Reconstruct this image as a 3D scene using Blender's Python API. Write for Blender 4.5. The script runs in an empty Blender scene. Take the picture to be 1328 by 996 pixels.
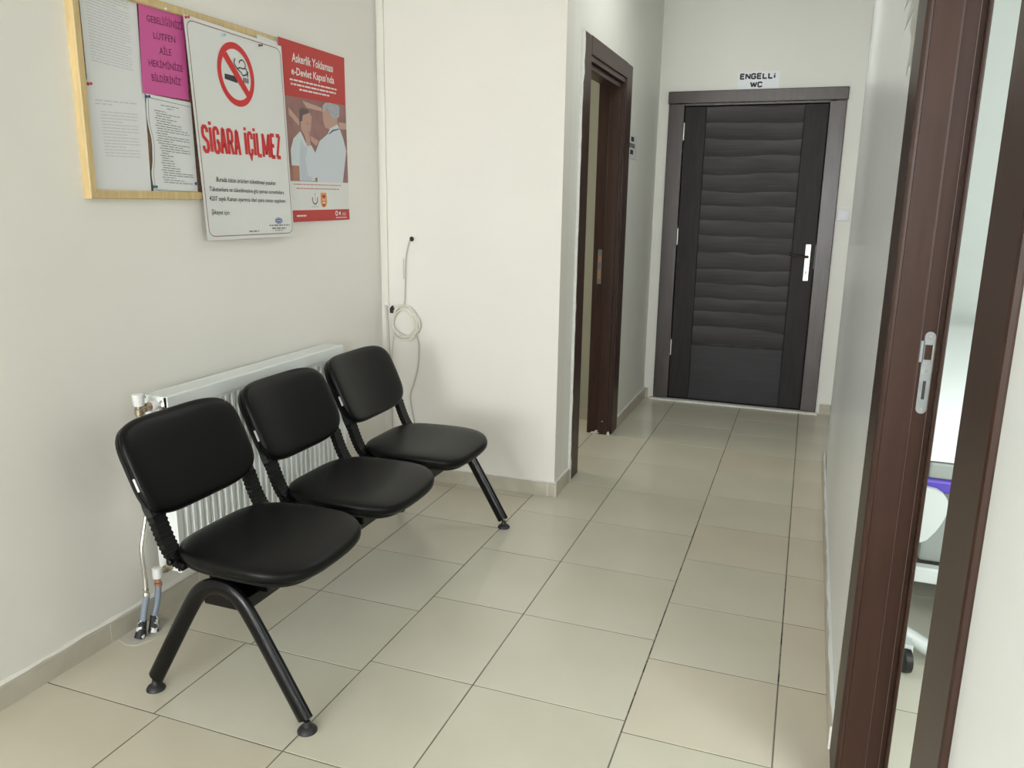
import bpy, bmesh, math, random
from mathutils import Vector, Matrix

C = bpy.context.scene.collection
random.seed(7)

# ------------------------------------------------------------------ camera
cam_d = bpy.data.cameras.new('camera')
cam_d.sensor_width = 36.0
cam_d.lens = 28.005
cam_d.clip_start = 0.02
cam = bpy.data.objects.new('camera', cam_d)
C.objects.link(cam)
cam.matrix_world = Matrix(((0.9377, -0.0914, 0.3352, 0.0),
                           (0.3471, 0.2045, -0.9152, 0.0),
                           (0.0151, 0.9746, 0.2235, 1.412),
                           (0, 0, 0, 1)))
bpy.context.scene.camera = cam

# ------------------------------------------------------------------ light, exposure
vs = bpy.context.scene.view_settings
vs.view_transform = 'Standard'
vs.look = 'None'
vs.gamma = 1.0
vs.use_curve_mapping = False
vs.exposure = 0.52

w = bpy.data.worlds.new('daylight')
bpy.context.scene.world = w
w.use_nodes = True
bg = w.node_tree.nodes['Background']
bg.inputs[0].default_value = (0.80, 0.90, 1.0, 1)
bg.inputs[1].default_value = 1.0


def area(name, loc, target, sx, sy, power, col):
    d = bpy.data.lights.new(name, 'AREA')
    d.shape = 'RECTANGLE'
    d.size, d.size_y = sx, sy
    d.energy = power
    d.color = col
    o = bpy.data.objects.new(name, d)
    C.objects.link(o)
    o.location = loc
    o.rotation_euler = (Vector(target) - Vector(loc)).to_track_quat('-Z', 'Z').to_euler()
    return o


# skylight entering by the entrance window behind the camera, plus side room daylight (no window modelled)
area('window_daylight', (-0.875, -6.18, 1.45), (-0.875, 2.0, 1.30), 1.8, 1.9, 165, (0.95, 0.975, 1.0))
area('left_window_daylight', (-2.26, -3.95, 1.55), (0.2, -3.4, 1.30), 1.8, 1.3, 230, (0.95, 0.98, 1.0))
area('corridor_fill_light', (-0.45, 4.10, 2.795), (-0.45, 4.1001, 0.0), 0.55, 0.55, 5.5, (0.97, 1.0, 0.95))  # added fill over the corridor, no such fixture known there
area('side_room_daylight', (1.75, 0.16, 1.55), (1.5, 3.0, 1.2), 2.0, 1.5, 68, (0.92, 0.98, 1.0))
area('left_room_fill', (-3.1, 4.3, 1.6), (-1.2, 4.5, 1.0), 1.0, 1.2, 12, (1.0, 0.96, 0.88))  # added fill, left room has no window; also brightens the passage


# ------------------------------------------------------------------ materials
def mat(name, col, rough=0.5, metal=0.0, coat=0.0, spec=0.5, var=0.0, vscale=6.0, stretch=(1, 1, 1), bump=0.0, bscale=60.0, col2=None, trans=0.0):
    m = bpy.data.materials.new(name)
    m.use_nodes = True
    nt = m.node_tree
    b = nt.nodes['Principled BSDF']
    b.inputs['Base Color'].default_value = (*col, 1)
    b.inputs['Roughness'].default_value = rough
    b.inputs['Metallic'].default_value = metal
    b.inputs['Coat Weight'].default_value = coat
    b.inputs['Specular IOR Level'].default_value = spec
    tc = nt.nodes.new('ShaderNodeTexCoord')
    mp = nt.nodes.new('ShaderNodeMapping')
    mp.inputs['Scale'].default_value = stretch
    nt.links.new(tc.outputs['Object'], mp.inputs['Vector'])
    if var > 0 or col2:
        n = nt.nodes.new('ShaderNodeTexNoise')
        n.inputs['Scale'].default_value = vscale
        n.inputs['Detail'].default_value = 5
        nt.links.new(mp.outputs[0], n.inputs['Vector'])
        r = nt.nodes.new('ShaderNodeValToRGB')
        c2 = col2 if col2 else tuple(c * (1 - var) for c in col)
        r.color_ramp.elements[0].position = 0.3
        r.color_ramp.elements[1].position = 0.7
        r.color_ramp.elements[0].color = (*c2, 1)
        r.color_ramp.elements[1].color = (*[min(1, c * (1 + var * 0.3)) for c in col], 1)
        nt.links.new(n.outputs['Fac'], r.inputs[0])
        nt.links.new(r.outputs[0], b.inputs['Base Color'])
    if bump > 0:
        n2 = nt.nodes.new('ShaderNodeTexNoise')
        n2.inputs['Scale'].default_value = bscale
        n2.inputs['Detail'].default_value = 4
        nt.links.new(mp.outputs[0], n2.inputs['Vector'])
        bp = nt.nodes.new('ShaderNodeBump')
        bp.inputs['Strength'].default_value = bump
        bp.inputs['Distance'].default_value = 0.004
        nt.links.new(n2.outputs['Fac'], bp.inputs['Height'])
        nt.links.new(bp.outputs[0], b.inputs['Normal'])
    return m


M = {}
M['wall_cream'] = mat('wall_cream', (0.81, 0.78, 0.72), 0.55, var=0.03, vscale=1.6, bump=0.10, bscale=35)
M['wall_pale'] = mat('wall_pale', (0.83, 0.825, 0.77), 0.55, var=0.03, vscale=1.6, bump=0.10, bscale=35)
M['wall_gloss'] = mat('wall_gloss', (0.81, 0.84, 0.835), 0.26, var=0.03, vscale=1.6, bump=0.05, bscale=14)
M['wall_green'] = mat('wall_green', (0.42, 0.42, 0.335), 0.6, var=0.03, vscale=2)
M['wall_white'] = mat('wall_white', (0.80, 0.83, 0.79), 0.6, var=0.02, vscale=2)
M['ceiling'] = mat('ceiling_paint', (0.86, 0.84, 0.79), 0.8, var=0.02)
M['grout'] = mat('grout', (0.20, 0.185, 0.15), 0.9, var=0.45, vscale=9)
M['tile'] = mat('ceramic_tile', (0.64, 0.615, 0.505), 0.24, var=0.08, vscale=2.2, col2=(0.595, 0.565, 0.455), bump=0.04, bscale=30)
M['tile2'] = mat('ceramic_tile_warm', (0.645, 0.60, 0.485), 0.26, var=0.08, vscale=2.0, col2=(0.60, 0.55, 0.435), bump=0.04, bscale=30)
M['skirt'] = mat('skirting_tile', (0.53, 0.49, 0.40), 0.35, var=0.12, vscale=12)
M['white_caulk'] = mat('white_caulk', (0.80, 0.80, 0.76), 0.7, var=0.08, vscale=40)
M['cement'] = mat('cement', (0.60, 0.575, 0.50), 0.8, var=0.2, vscale=14)
M['brown'] = mat('brown_laminate', (0.036, 0.016, 0.010), 0.36, spec=0.22, var=0.22, vscale=9, stretch=(6, 6, 0.5), bump=0.04, bscale=30)
M['edge_line'] = mat('pale_brown_edge', (0.13, 0.075, 0.06), 0.45)  # lighter brown, carries the painted highlight of the stop edge
M['brown_dark'] = mat('dark_brown_laminate', (0.055, 0.027, 0.020), 0.36, spec=0.35, var=0.25, vscale=9, stretch=(6, 6, 0.5), bump=0.04, bscale=30)
M['casing_end'] = mat('casing_laminate', (0.050, 0.034, 0.028), 0.30, var=0.25, vscale=9, stretch=(6, 6, 0.5), bump=0.05, bscale=30)
M['door_stile'] = mat('door_stile_grain', (0.028, 0.024, 0.025), 0.45, spec=0.16, var=0.35, vscale=7, stretch=(14, 14, 0.6), bump=0.12, bscale=20)
M['door_dark'] = mat('dark_gap', (0.012, 0.010, 0.010), 0.7)
M['white_plastic'] = mat('white_plastic', (0.78, 0.78, 0.76), 0.35)
M['trunking'] = mat('trunking_plastic', (0.78, 0.755, 0.68), 0.45)
M['radiator'] = mat('radiator_enamel', (0.87, 0.90, 0.88), 0.28, coat=0.2)
M['brass'] = mat('worn_brass', (0.42, 0.35, 0.25), 0.42, metal=0.7, var=0.2, vscale=60)
M['copper'] = mat('copper_nut', (0.55, 0.30, 0.20), 0.35, metal=0.9)
M['chrome'] = mat('chrome', (0.72, 0.70, 0.67), 0.16, metal=1.0)
M['steel'] = mat('zinc_steel', (0.25, 0.26, 0.26), 0.42, metal=0.5, var=0.15, vscale=50)
M['satin'] = mat('satin_aluminium', (0.85, 0.84, 0.80), 0.32, metal=0.45)
M['pipe_grey'] = mat('grey_pipe_sleeve', (0.24, 0.28, 0.35), 0.5, var=0.12, vscale=30)
M['taped'] = mat('black_white_spotted_tape', (0.70, 0.70, 0.70), 0.6, vscale=55, col2=(0.012, 0.012, 0.015))
for n in M['taped'].node_tree.nodes:
    if n.type == 'VALTORGB':
        n.color_ramp.elements[0].position = 0.54
        n.color_ramp.elements[1].position = 0.60
M['leather'] = mat('black_leatherette', (0.003, 0.003, 0.0032), 0.36, spec=0.20, bump=0.05, bscale=300)
M['black_plastic'] = mat('black_plastic', (0.004, 0.004, 0.0045), 0.42, spec=0.25)
M['black_paint'] = mat('black_steel_paint', (0.0025, 0.0025, 0.003), 0.18, spec=0.28)
M['rubber'] = mat('black_rubber', (0.018, 0.018, 0.020), 0.5)
M['grey_plastic'] = mat('grey_plastic', (0.016, 0.016, 0.018), 0.4)
M['pine'] = mat('pine_frame', (0.66, 0.49, 0.24), 0.5, var=0.18, vscale=8, stretch=(8, 8, 1))
M['cork'] = mat('cork_board', (0.36, 0.20, 0.14), 0.85, var=0.3, vscale=80)
M['paper'] = mat('white_paper', (0.74, 0.74, 0.73), 0.6)
M['poster_white'] = mat('poster_paper', (0.72, 0.72, 0.69), 0.35)
M['pink'] = mat('pink_paper', (0.60, 0.10, 0.31), 0.6)
M['red'] = mat('red_print', (0.50, 0.028, 0.024), 0.45)
M['bright_red'] = mat('bright_red_print', (0.60, 0.016, 0.018), 0.45)
M['ink'] = mat('black_ink', (0.03, 0.03, 0.035), 0.6)
M['ink_grey'] = mat('faded_ink', (0.56, 0.56, 0.57), 0.6)
M['sign_paper'] = mat('bright_white_paper', (0.86, 0.88, 0.92), 0.5)
M['ink_mid'] = mat('grey_ink', (0.20, 0.20, 0.21), 0.6)
M['ink_plum'] = mat('plum_ink', (0.16, 0.012, 0.07), 0.6)
M['ink_green'] = mat('dark_green_ink', (0.04, 0.10, 0.09), 0.6)
M['ink_border'] = mat('maroon_line', (0.25, 0.07, 0.07), 0.6)
M['ink_pink'] = mat('pale_red_ink', (0.55, 0.28, 0.27), 0.6)
M['blue_print'] = mat('blue_print', (0.05, 0.09, 0.32), 0.5)
M['orange_print'] = mat('orange_print', (0.72, 0.30, 0.05), 0.5)
M['white_print'] = mat('white_print', (0.78, 0.76, 0.74), 0.5)
M['photo_bg'] = mat('photo_brown', (0.34, 0.18, 0.16), 0.5, vscale=9, col2=(0.22, 0.10, 0.09))
M['photo_pale'] = mat('photo_pale_brown', (0.52, 0.33, 0.26), 0.5)
M['photo_skin'] = mat('photo_skin', (0.50, 0.30, 0.24), 0.5)
M['photo_skin_dark'] = mat('photo_skin_dark', (0.40, 0.19, 0.12), 0.5)
M['photo_hair'] = mat('photo_hair', (0.10, 0.07, 0.07), 0.5)
M['photo_grey_hair'] = mat('photo_grey_hair', (0.42, 0.44, 0.47), 0.5, vscale=60, col2=(0.33, 0.34, 0.37))
M['photo_shirt'] = mat('photo_shirt', (0.58, 0.64, 0.65), 0.5)
M['photo_shirt_shade'] = mat('photo_shirt_blue', (0.50, 0.55, 0.60), 0.5)
M['photo_coat'] = mat('photo_coat', (0.60, 0.64, 0.68), 0.5)
M['navy'] = mat('navy_line', (0.03, 0.05, 0.11), 0.5)
M['pin_red'] = mat('red_pin_plastic', (0.45, 0.04, 0.05), 0.3)
M['pin_blue'] = mat('dark_blue_pin_plastic', (0.03, 0.07, 0.13), 0.3)
M['pin_teal'] = mat('teal_pin_plastic', (0.02, 0.13, 0.12), 0.3)
M['pin_violet'] = mat('violet_pin_plastic', (0.12, 0.06, 0.12), 0.3)
M['pin_pale'] = mat('pale_blue_pin_plastic', (0.40, 0.52, 0.58), 0.3)
M['cable'] = mat('ivory_cable', (0.74, 0.71, 0.62), 0.45)
M['cable_grey'] = mat('grey_wire', (0.50, 0.48, 0.42), 0.5)
M['black'] = mat('black_rubber_plug', (0.008, 0.008, 0.008), 0.5)
M['sheet'] = mat('white_bed_sheet', (0.82, 0.86, 0.83), 0.8, bump=0.3, bscale=9)
M['bed_grey'] = mat('grey_bed_enamel', (0.32, 0.34, 0.31), 0.45)
M['purple'] = mat('violet_panel', (0.10, 0.06, 0.42), 0.4)
M['bed_white'] = mat('white_bed_enamel', (0.62, 0.65, 0.62), 0.4)
M['smear'] = mat('grey_paint_smear', (0.47, 0.47, 0.44), 0.5, var=0.15, vscale=60)
M['alu'] = mat('window_frame_paint', (0.78, 0.78, 0.76), 0.4)

# horizontally banded door veneer
m = bpy.data.materials.new('banded_door_veneer')
m.use_nodes = True
nt = m.node_tree
b = nt.nodes['Principled BSDF']
b.inputs['Roughness'].default_value = 0.42
b.inputs['Specular IOR Level'].default_value = 0.16
tc = nt.nodes.new('ShaderNodeTexCoord')
wv = nt.nodes.new('ShaderNodeTexWave')
wv.wave_type = 'BANDS'; wv.bands_direction = 'Z'; wv.wave_profile = 'SAW'
wv.inputs['Scale'].default_value = 2.9; wv.inputs['Distortion'].default_value = 5.0
wv.inputs['Detail'].default_value = 3.5; wv.inputs['Detail Scale'].default_value = 0.8
mp = nt.nodes.new('ShaderNodeMapping'); mp.inputs['Scale'].default_value = (0.40, 1, 1.0)
mp2 = nt.nodes.new('ShaderNodeMapping'); mp2.inputs['Scale'].default_value = (3.0, 1, 150.0)
nz2 = nt.nodes.new('ShaderNodeTexNoise'); nz2.inputs['Scale'].default_value = 1.2; nz2.inputs['Detail'].default_value = 4
mp3 = nt.nodes.new('ShaderNodeMapping'); mp3.inputs['Scale'].default_value = (1.6, 1, 11.0)
nz3 = nt.nodes.new('ShaderNodeTexNoise'); nz3.inputs['Scale'].default_value = 1.0; nz3.inputs['Detail'].default_value = 2
for a_, b_ in ((mp, wv), (mp2, nz2), (mp3, nz3)):
    nt.links.new(tc.outputs['Object'], a_.inputs[0]); nt.links.new(a_.outputs[0], b_.inputs['Vector'])
ad0 = nt.nodes.new('ShaderNodeMath'); ad0.operation = 'MULTIPLY'
nt.links.new(wv.outputs['Fac'], ad0.inputs[0]); nt.links.new(nz3.outputs['Fac'], ad0.inputs[1])
ad = nt.nodes.new('ShaderNodeMath'); ad.operation = 'MULTIPLY_ADD'; ad.inputs[1].default_value = 0.55
nt.links.new(nz2.outputs['Fac'], ad.inputs[0]); nt.links.new(ad0.outputs[0], ad.inputs[2])
rp = nt.nodes.new('ShaderNodeValToRGB')
rp.color_ramp.elements[0].position = 0.28; rp.color_ramp.elements[0].color = (0.012, 0.0105, 0.011, 1)
rp.color_ramp.elements[1].position = 0.84; rp.color_ramp.elements[1].color = (0.074, 0.066, 0.067, 1)
nt.links.new(ad.outputs[0], rp.inputs[0]); nt.links.new(rp.outputs[0], b.inputs['Base Color'])
bp = nt.nodes.new('ShaderNodeBump'); bp.inputs['Strength'].default_value = 0.25; bp.inputs['Distance'].default_value = 0.003
nt.links.new(nz2.outputs['Fac'], bp.inputs['Height']); nt.links.new(bp.outputs[0], b.inputs['Normal'])
M['door_panel'] = m

M['door_lower'] = mat('door_lower_grain', (0.032, 0.030, 0.033), 0.42, spec=0.20, var=0.25, vscale=3, stretch=(1, 1, 14), bump=0.1, bscale=12)

# thin window glass
m = bpy.data.materials.new('window_glass')
m.use_nodes = True
nt = m.node_tree
nt.nodes.clear()
out = nt.nodes.new('ShaderNodeOutputMaterial')
mx = nt.nodes.new('ShaderNodeMixShader'); mx.inputs[0].default_value = 0.06
tr = nt.nodes.new('ShaderNodeBsdfTransparent'); gl = nt.nodes.new('ShaderNodeBsdfGlossy'); gl.inputs['Roughness'].default_value = 0.02
nt.links.new(tr.outputs[0], mx.inputs[1]); nt.links.new(gl.outputs[0], mx.inputs[2]); nt.links.new(mx.outputs[0], out.inputs[0])
M['glass'] = m

# ------------------------------------------------------------------ helpers
ORIG = {}


def link(name, me, parent=None, loc=None):
    o = bpy.data.objects.new(name, me)
    C.objects.link(o)
    if parent is not None:
        o.parent = parent
    if loc is not None:
        o.location = loc
    return o


def thing(name, label, cat, loc=(0, 0, 0), group=None, kind=None):
    o = bpy.data.objects.new(name, None)
    o.empty_display_size = 0.1
    C.objects.link(o)
    o.location = loc
    ORIG[o.name] = Vector(loc)
    if label:
        o['label'] = label
    if cat:
        o['category'] = cat
    if group:
        o['group'] = group
    if kind:
        o['kind'] = kind
    return o


class MB:
    """collects geometry (world coordinates) for ONE mesh object"""

    def __init__(self):
        self.v, self.f = [], []
        self.boxed = self.curved = False

    def add(self, vs, fs):
        n = len(self.v)
        self.v += [tuple(p) for p in vs]
        self.f += [tuple(i + n for i in f) for f in fs]
        return self

    def box(self, x0, x1, y0, y1, z0, z1, bev=0.0):
        self.boxed = True
        if bev <= 0:
            vs = [(x, y, z) for x in (x0, x1) for y in (y0, y1) for z in (z0, z1)]
            return self.add(vs, [(0, 1, 3, 2), (4, 6, 7, 5), (0, 4, 5, 1), (2, 3, 7, 6), (0, 2, 6, 4), (1, 5, 7, 3)])
        bm = bmesh.new()
        bmesh.ops.create_cube(bm, size=1)
        for q in bm.verts:
            q.co = Vector(((x0 + x1) / 2 + q.co.x * (x1 - x0), (y0 + y1) / 2 + q.co.y * (y1 - y0), (z0 + z1) / 2 + q.co.z * (z1 - z0)))
        bmesh.ops.bevel(bm, geom=bm.edges[:], offset=bev, segments=2, affect='EDGES', profile=0.5)
        bm.verts.index_update()
        self.add([q.co for q in bm.verts], [[q.index for q in f.verts] for f in bm.faces])
        bm.free()
        return self

    def prism(self, pts, z0, z1):
        """vertical prism over a plan polygon"""
        n = len(pts)
        vs = [(x, y, z0) for x, y in pts] + [(x, y, z1) for x, y in pts]
        fs = [tuple(range(n - 1, -1, -1)), tuple(range(n, 2 * n))] + [(i, (i + 1) % n, n + (i + 1) % n, n + i) for i in range(n)]
        return self.add(vs, fs)

    def extrude(self, pts, d):
        """polygon of 3D points extruded along vector d"""
        n = len(pts)
        d = Vector(d)
        vs = [Vector(p) for p in pts] + [Vector(p) + d for p in pts]
        fs = [tuple(range(n - 1, -1, -1)), tuple(range(n, 2 * n))] + [(i, (i + 1) % n, n + (i + 1) % n, n + i) for i in range(n)]
        return self.add(vs, fs)

    def tube(self, pts, r, n=10, r2=None, up=(0, 1, 0), caps=True, radii=None):
        self.curved = True
        pts = [Vector(p) for p in pts]
        up = Vector(up)
        rings = []
        for i, p in enumerate(pts):
            t = (pts[min(i + 1, len(pts) - 1)] - pts[max(i - 1, 0)]).normalized()
            a = up - t * up.dot(t)
            if a.length < 1e-4:
                a = Vector((1, 0, 0)) - t * t.x
            a.normalize()
            bb = t.cross(a)
            k = radii[i] if radii else 1.0
            ra, rb = r * k, (r2 if r2 else r) * k
            rings.append([p + a * ra * math.cos(2 * math.pi * j / n) + bb * rb * math.sin(2 * math.pi * j / n) for j in range(n)])
        vs = [q for rg in rings for q in rg]
        fs = []
        for i in range(len(pts) - 1):
            for j in range(n):
                fs.append((i * n + j, i * n + (j + 1) % n, (i + 1) * n + (j + 1) % n, (i + 1) * n + j))
        if caps:
            fs.append(tuple(range(n - 1, -1, -1)))
            fs.append(tuple(range((len(pts) - 1) * n, len(pts) * n)))
        return self.add(vs, fs)

    def ribbon(self, pts, width, thick, up=(0, 1, 0), widths=None):
        """rectangular section swept along a path; width along up"""
        pts = [Vector(p) for p in pts]
        up = Vector(up)
        vs, fs = [], []
        for i, p in enumerate(pts):
            t = (pts[min(i + 1, len(pts) - 1)] - pts[max(i - 1, 0)]).normalized()
            a = (up - t * up.dot(t)).normalized()
            bb = t.cross(a)
            k = widths[i] if widths else 1.0
            for sa, sb in ((-1, -1), (1, -1), (1, 1), (-1, 1)):
                vs.append(p + a * sa * width / 2 * k + bb * sb * thick / 2 * (0.6 + 0.4 * k))
        for i in range(len(pts) - 1):
            for j in range(4):
                fs.append((i * 4 + j, i * 4 + (j + 1) % 4, (i + 1) * 4 + (j + 1) % 4, (i + 1) * 4 + j))
        fs.append((3, 2, 1, 0))
        n = (len(pts) - 1) * 4
        fs.append((n, n + 1, n + 2, n + 3))
        return self.add(vs, fs)

    def lathe(self, prof, base, axis=(0, 0, 1), n=20):
        """prof: list of (radius, height along axis)"""
        self.curved = True
        ax = Vector(axis).normalized()
        a = ax.orthogonal().normalized()
        bb = ax.cross(a)
        base = Vector(base)
        vs, fs = [], []
        for r, h in prof:
            for j in range(n):
                t = 2 * math.pi * j / n
                vs.append(base + ax * h + a * r * math.cos(t) + bb * r * math.sin(t))
        for i in range(len(prof) - 1):
            for j in range(n):
                fs.append((i * n + j, i * n + (j + 1) % n, (i + 1) * n + (j + 1) % n, (i + 1) * n + j))
        fs.append(tuple(range(n - 1, -1, -1)))
        fs.append(tuple(range((len(prof) - 1) * n, len(prof) * n)))
        return self.add(vs, fs)

    def mesh(self, name, material, origin=(0, 0, 0), smooth=True, angle=40):
        o = Vector(origin)
        if self.boxed and not self.curved:
            smooth = False
        me = bpy.data.meshes.new(name)
        me.from_pydata([Vector(p) - o for p in self.v], [], self.f)
        me.validate()
        bm = bmesh.new()
        bm.from_mesh(me)
        bmesh.ops.recalc_face_normals(bm, faces=bm.faces[:])
        bm.to_mesh(me)
        bm.free()
        me.materials.append(M[material])
        if smooth:
            for p in me.polygons:
                p.use_smooth = True
            me.set_sharp_from_angle(angle=math.radians(angle))
        return me

    def build(self, name, material, parent=None, smooth=True, angle=40, label=None):
        root = parent
        while root is not None and root.parent is not None:
            root = root.parent
        org = ORIG.get(root.name, Vector((0, 0, 0))) if root is not None else Vector((0, 0, 0))
        o = link(name, self.mesh(name, material, org, smooth, angle), parent)
        if label:
            o['label'] = label
        return o


def struct(name, mb, material, smooth=False):
    o = mb.build(name, material, None, smooth)
    o['kind'] = 'structure'
    return o


def solo(name, mb, material, label, cat, group=None, smooth=True, angle=40):
    o = mb.build(name, material, None, smooth, angle)
    o['label'] = label
    o['category'] = cat
    if group:
        o['group'] = group
    return o


def curve(pts, k=6):
    """Catmull-Rom through points"""
    P = [Vector(p) for p in pts]
    P = [P[0] * 2 - P[1]] + P + [P[-1] * 2 - P[-2]]
    out = []
    for i in range(1, len(P) - 2):
        for j in range(k):
            t = j / k
            a, b_, c, d = P[i - 1], P[i], P[i + 1], P[i + 2]
            out.append(0.5 * ((2 * b_) + (c - a) * t + (2 * a - 5 * b_ + 4 * c - d) * t * t + (3 * b_ - a - 3 * c + d) * t ** 3))
    out.append(P[-2])
    return out


# ------------------------------------------------------------------ the room shell
ZC = 2.85


def LW(y):
    return -2.025 + 0.0100 * (y - 0.5)


def WB(x):
    return 3.545 + 0.021 * (x + 1.06)


XC = -1.07        # passage side of the wall behind the chairs
YE = 5.79         # end wall
XR = 0.178        # right wall

lw_ = MB()
for ya, yb_, za_, zb_ in ((-6.0, -4.9, 0, ZC), (-3.0, 3.66, 0, ZC), (-4.9, -3.0, 0, 0.85), (-4.9, -3.0, 2.25, ZC)):
    lw_.prism([(LW(ya), ya), (LW(yb_), yb_), (-2.2, yb_), (-2.2, ya)], za_, zb_)
struct('wall_left', lw_, 'wall_cream')
struct('wall_middle', MB().prism([(LW(3.52), WB(-1.98)), (XC, WB(XC)), (XC, 3.66), (-1.98, 3.66)], 0, ZC), 'wall_cream')
pas = MB()
pas.box(-1.20, XC, 3.66, 3.93, 0, ZC)
pas.box(-1.20, XC, 4.72, YE + 0.12, 0, ZC)
pas.box(-1.20, XC, 3.93, 4.72, 2.11, ZC)
struct('wall_passage', pas, 'wall_pale')
en = MB()
en.box(XC, -0.93, YE, YE + 0.14, 0, ZC)
en.box(0.075, 0.42, YE, YE + 0.14, 0, ZC)
en.box(-0.93, 0.075, YE, YE + 0.14, 2.09, ZC)
struct('wall_end', en, 'wall_pale')
rw = MB()
rw.prism([(XR, -6.0), (XR, 0.90), (XR + 0.108, 0.90), (XR + 0.108, -6.0)], 0, ZC)
rw.prism([(XR, 1.90), (XR + 0.006, 4.2), (0.192, 4.63), (0.236, YE), (0.36, YE), (0.30, 4.63), (XR + 0.108, 1.90)], 0, ZC)
rw.box(XR, XR + 0.108, 0.90, 1.90, 2.15, ZC)
wall_right = struct('wall_right', rw, 'wall_gloss')
sm = MB()
smp = [(2.04, 1.66), (2.17, 1.74), (2.24, 1.72), (2.19, 1.80), (2.30, 1.84), (2.21, 1.87), (2.44, 1.86), (2.28, 1.92), (2.54, 1.93), (2.33, 1.97), (2.47, 2.02), (2.27, 2.03), (2.30, 2.12), (2.04, 2.26)]
sm.extrude([(XR + 0.0026 * (y - 1.9) - 0.0003, y, z) for y, z in smp], (-0.0004, 0, 0))
sm.build('paint_smear', 'smear', wall_right, False)

rear = MB()
rear.box(-2.2, -1.85, -6.12, -6.0, 0, ZC)
rear.box(0.10, XR + 0.108, -6.12, -6.0, 0, ZC)
rear.box(-1.85, 0.10, -6.12, -6.0, 2.45, ZC)
rear.box(-1.85, 0.10, -6.12, -6.0, 0, 0.35)
struct('wall_rear', rear, 'wall_cream')
win = thing('window_1', None, None, (-0.875, -6.06, 0.35), kind='structure')
fr = MB()
fr.box(-1.85, 0.10, -6.09, -6.03, 0.35, 0.41).box(-1.85, 0.10, -6.09, -6.03, 2.39, 2.45)
fr.box(-1.85, -1.79, -6.09, -6.03, 0.41, 2.39).box(0.04, 0.10, -6.09, -6.03, 0.41, 2.39).box(-0.905, -0.845, -6.09, -6.03, 0.41, 2.39)
fr.build('window_frame', 'alu', win, False)
MB().box(-1.79, -0.905, -6.063, -6.057, 0.41, 2.39).build('pane', 'glass', win, False)
MB().box(-0.845, 0.04, -6.063, -6.057, 0.41, 2.39).build('pane', 'glass', win, False)

win2 = thing('window_2', None, None, (-2.16, -3.95, 0.85), kind='structure')
fr = MB()
fr.box(-2.19, -2.13, -4.9, -3.0, 0.85, 0.91).box(-2.19, -2.13, -4.9, -3.0, 2.19, 2.25)
for ya in (-4.9, -3.98, -3.06):
    fr.box(-2.19, -2.13, ya, ya + 0.06, 0.91, 2.19)
fr.build('window_frame', 'alu', win2, False)
MB().box(-2.163, -2.157, -4.84, -3.98, 0.91, 2.19).build('pane', 'glass', win2, False)
MB().box(-2.163, -2.157, -3.92, -3.06, 0.91, 2.19).build('pane', 'glass', win2, False)

# side rooms
struct('wall_left_room_far', MB().box(-3.3, -1.20, 5.0, 5.1, 0, ZC), 'wall_green')
struct('wall_left_room_outer', MB().box(-3.4, -3.3, 3.56, 5.1, 0, ZC), 'wall_green')
struct('wall_left_room_near', MB().box(-3.3, -2.2, 3.56, 3.66, 0, ZC), 'wall_green')
struct('baseboard_left_room', MB().box(-3.3, -1.20, 4.988, 5.0, 0, 0.07, 0.002), 'skirt')
struct('wall_side_room_far', MB().box(0.285, 3.3, 5.2, 5.3, 0, ZC), 'wall_white')
struct('wall_side_room_outer', MB().box(3.2, 3.3, 0.1, 5.2, 0, ZC), 'wall_white')
struct('wall_side_room_near', MB().box(0.285, 3.3, 0.0, 0.1, 0, ZC), 'wall_white')
fill_fixture = thing('added_fill_fixture', None, None, (-0.45, 4.10, ZC), kind='structure')  # added unseen body for the corridor fill light
MB().box(-0.755, -0.145, 3.795, 4.405, ZC - 0.045, ZC - 0.001, 0.004).build('housing', 'alu', fill_fixture, False)
struct('ceiling', MB().box(-3.4, 3.3, -6.12, 5.95, ZC, ZC + 0.1), 'ceiling')

# ------------------------------------------------------------------ floor and its tiles
floor = struct('floor', MB().box(-3.4, 3.3, -2.6, 5.95, -0.12, -0.0012), 'grout')
struct('floor_hall', MB().box(-3.4, 3.3, -6.12, -2.6, -0.12, -0.0002), 'tile')
tile_cache = {}
G = 0.0044


def tile(x0, x1, y0, y1, warm=False, g=G):
    x0 += g / 2; x1 -= g / 2; y0 += g / 2; y1 -= g / 2
    if x1 - x0 < 0.01 or y1 - y0 < 0.01:
        return
    wx, wy = round(x1 - x0, 4), round(y1 - y0, 4)
    key = (wx, wy, warm)
    if key not in tile_cache:
        bx = MB()
        e = 0.0005
        t, bt = -0.0002, -0.0050
        ring = lambda k, z: [(-wx / 2 + k, -wy / 2 + k, z), (wx / 2 - k, -wy / 2 + k, z), (wx / 2 - k, wy / 2 - k, z), (-wx / 2 + k, wy / 2 - k, z)]
        bx.add(ring(0, bt) + ring(0, t - e) + ring(e, t), [(8, 9, 10, 11)] + [(i, (i + 1) % 4, 4 + (i + 1) % 4, 4 + i) for i in range(4)] + [(4 + i, 4 + (i + 1) % 4, 8 + (i + 1) % 4, 8 + i) for i in range(4)])
        tile_cache[key] = bx.mesh('floor_tile', 'tile2' if warm else 'tile', smooth=False)
    o = link('floor_tile', tile_cache[key], floor, ((x0 + x1) / 2, (y0 + y1) / 2, random.uniform(-0.0003, 0.0001)))
    o.rotation_euler = (random.uniform(-0.0006, 0.0006), random.uniform(-0.0006, 0.0006), 0)


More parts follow.
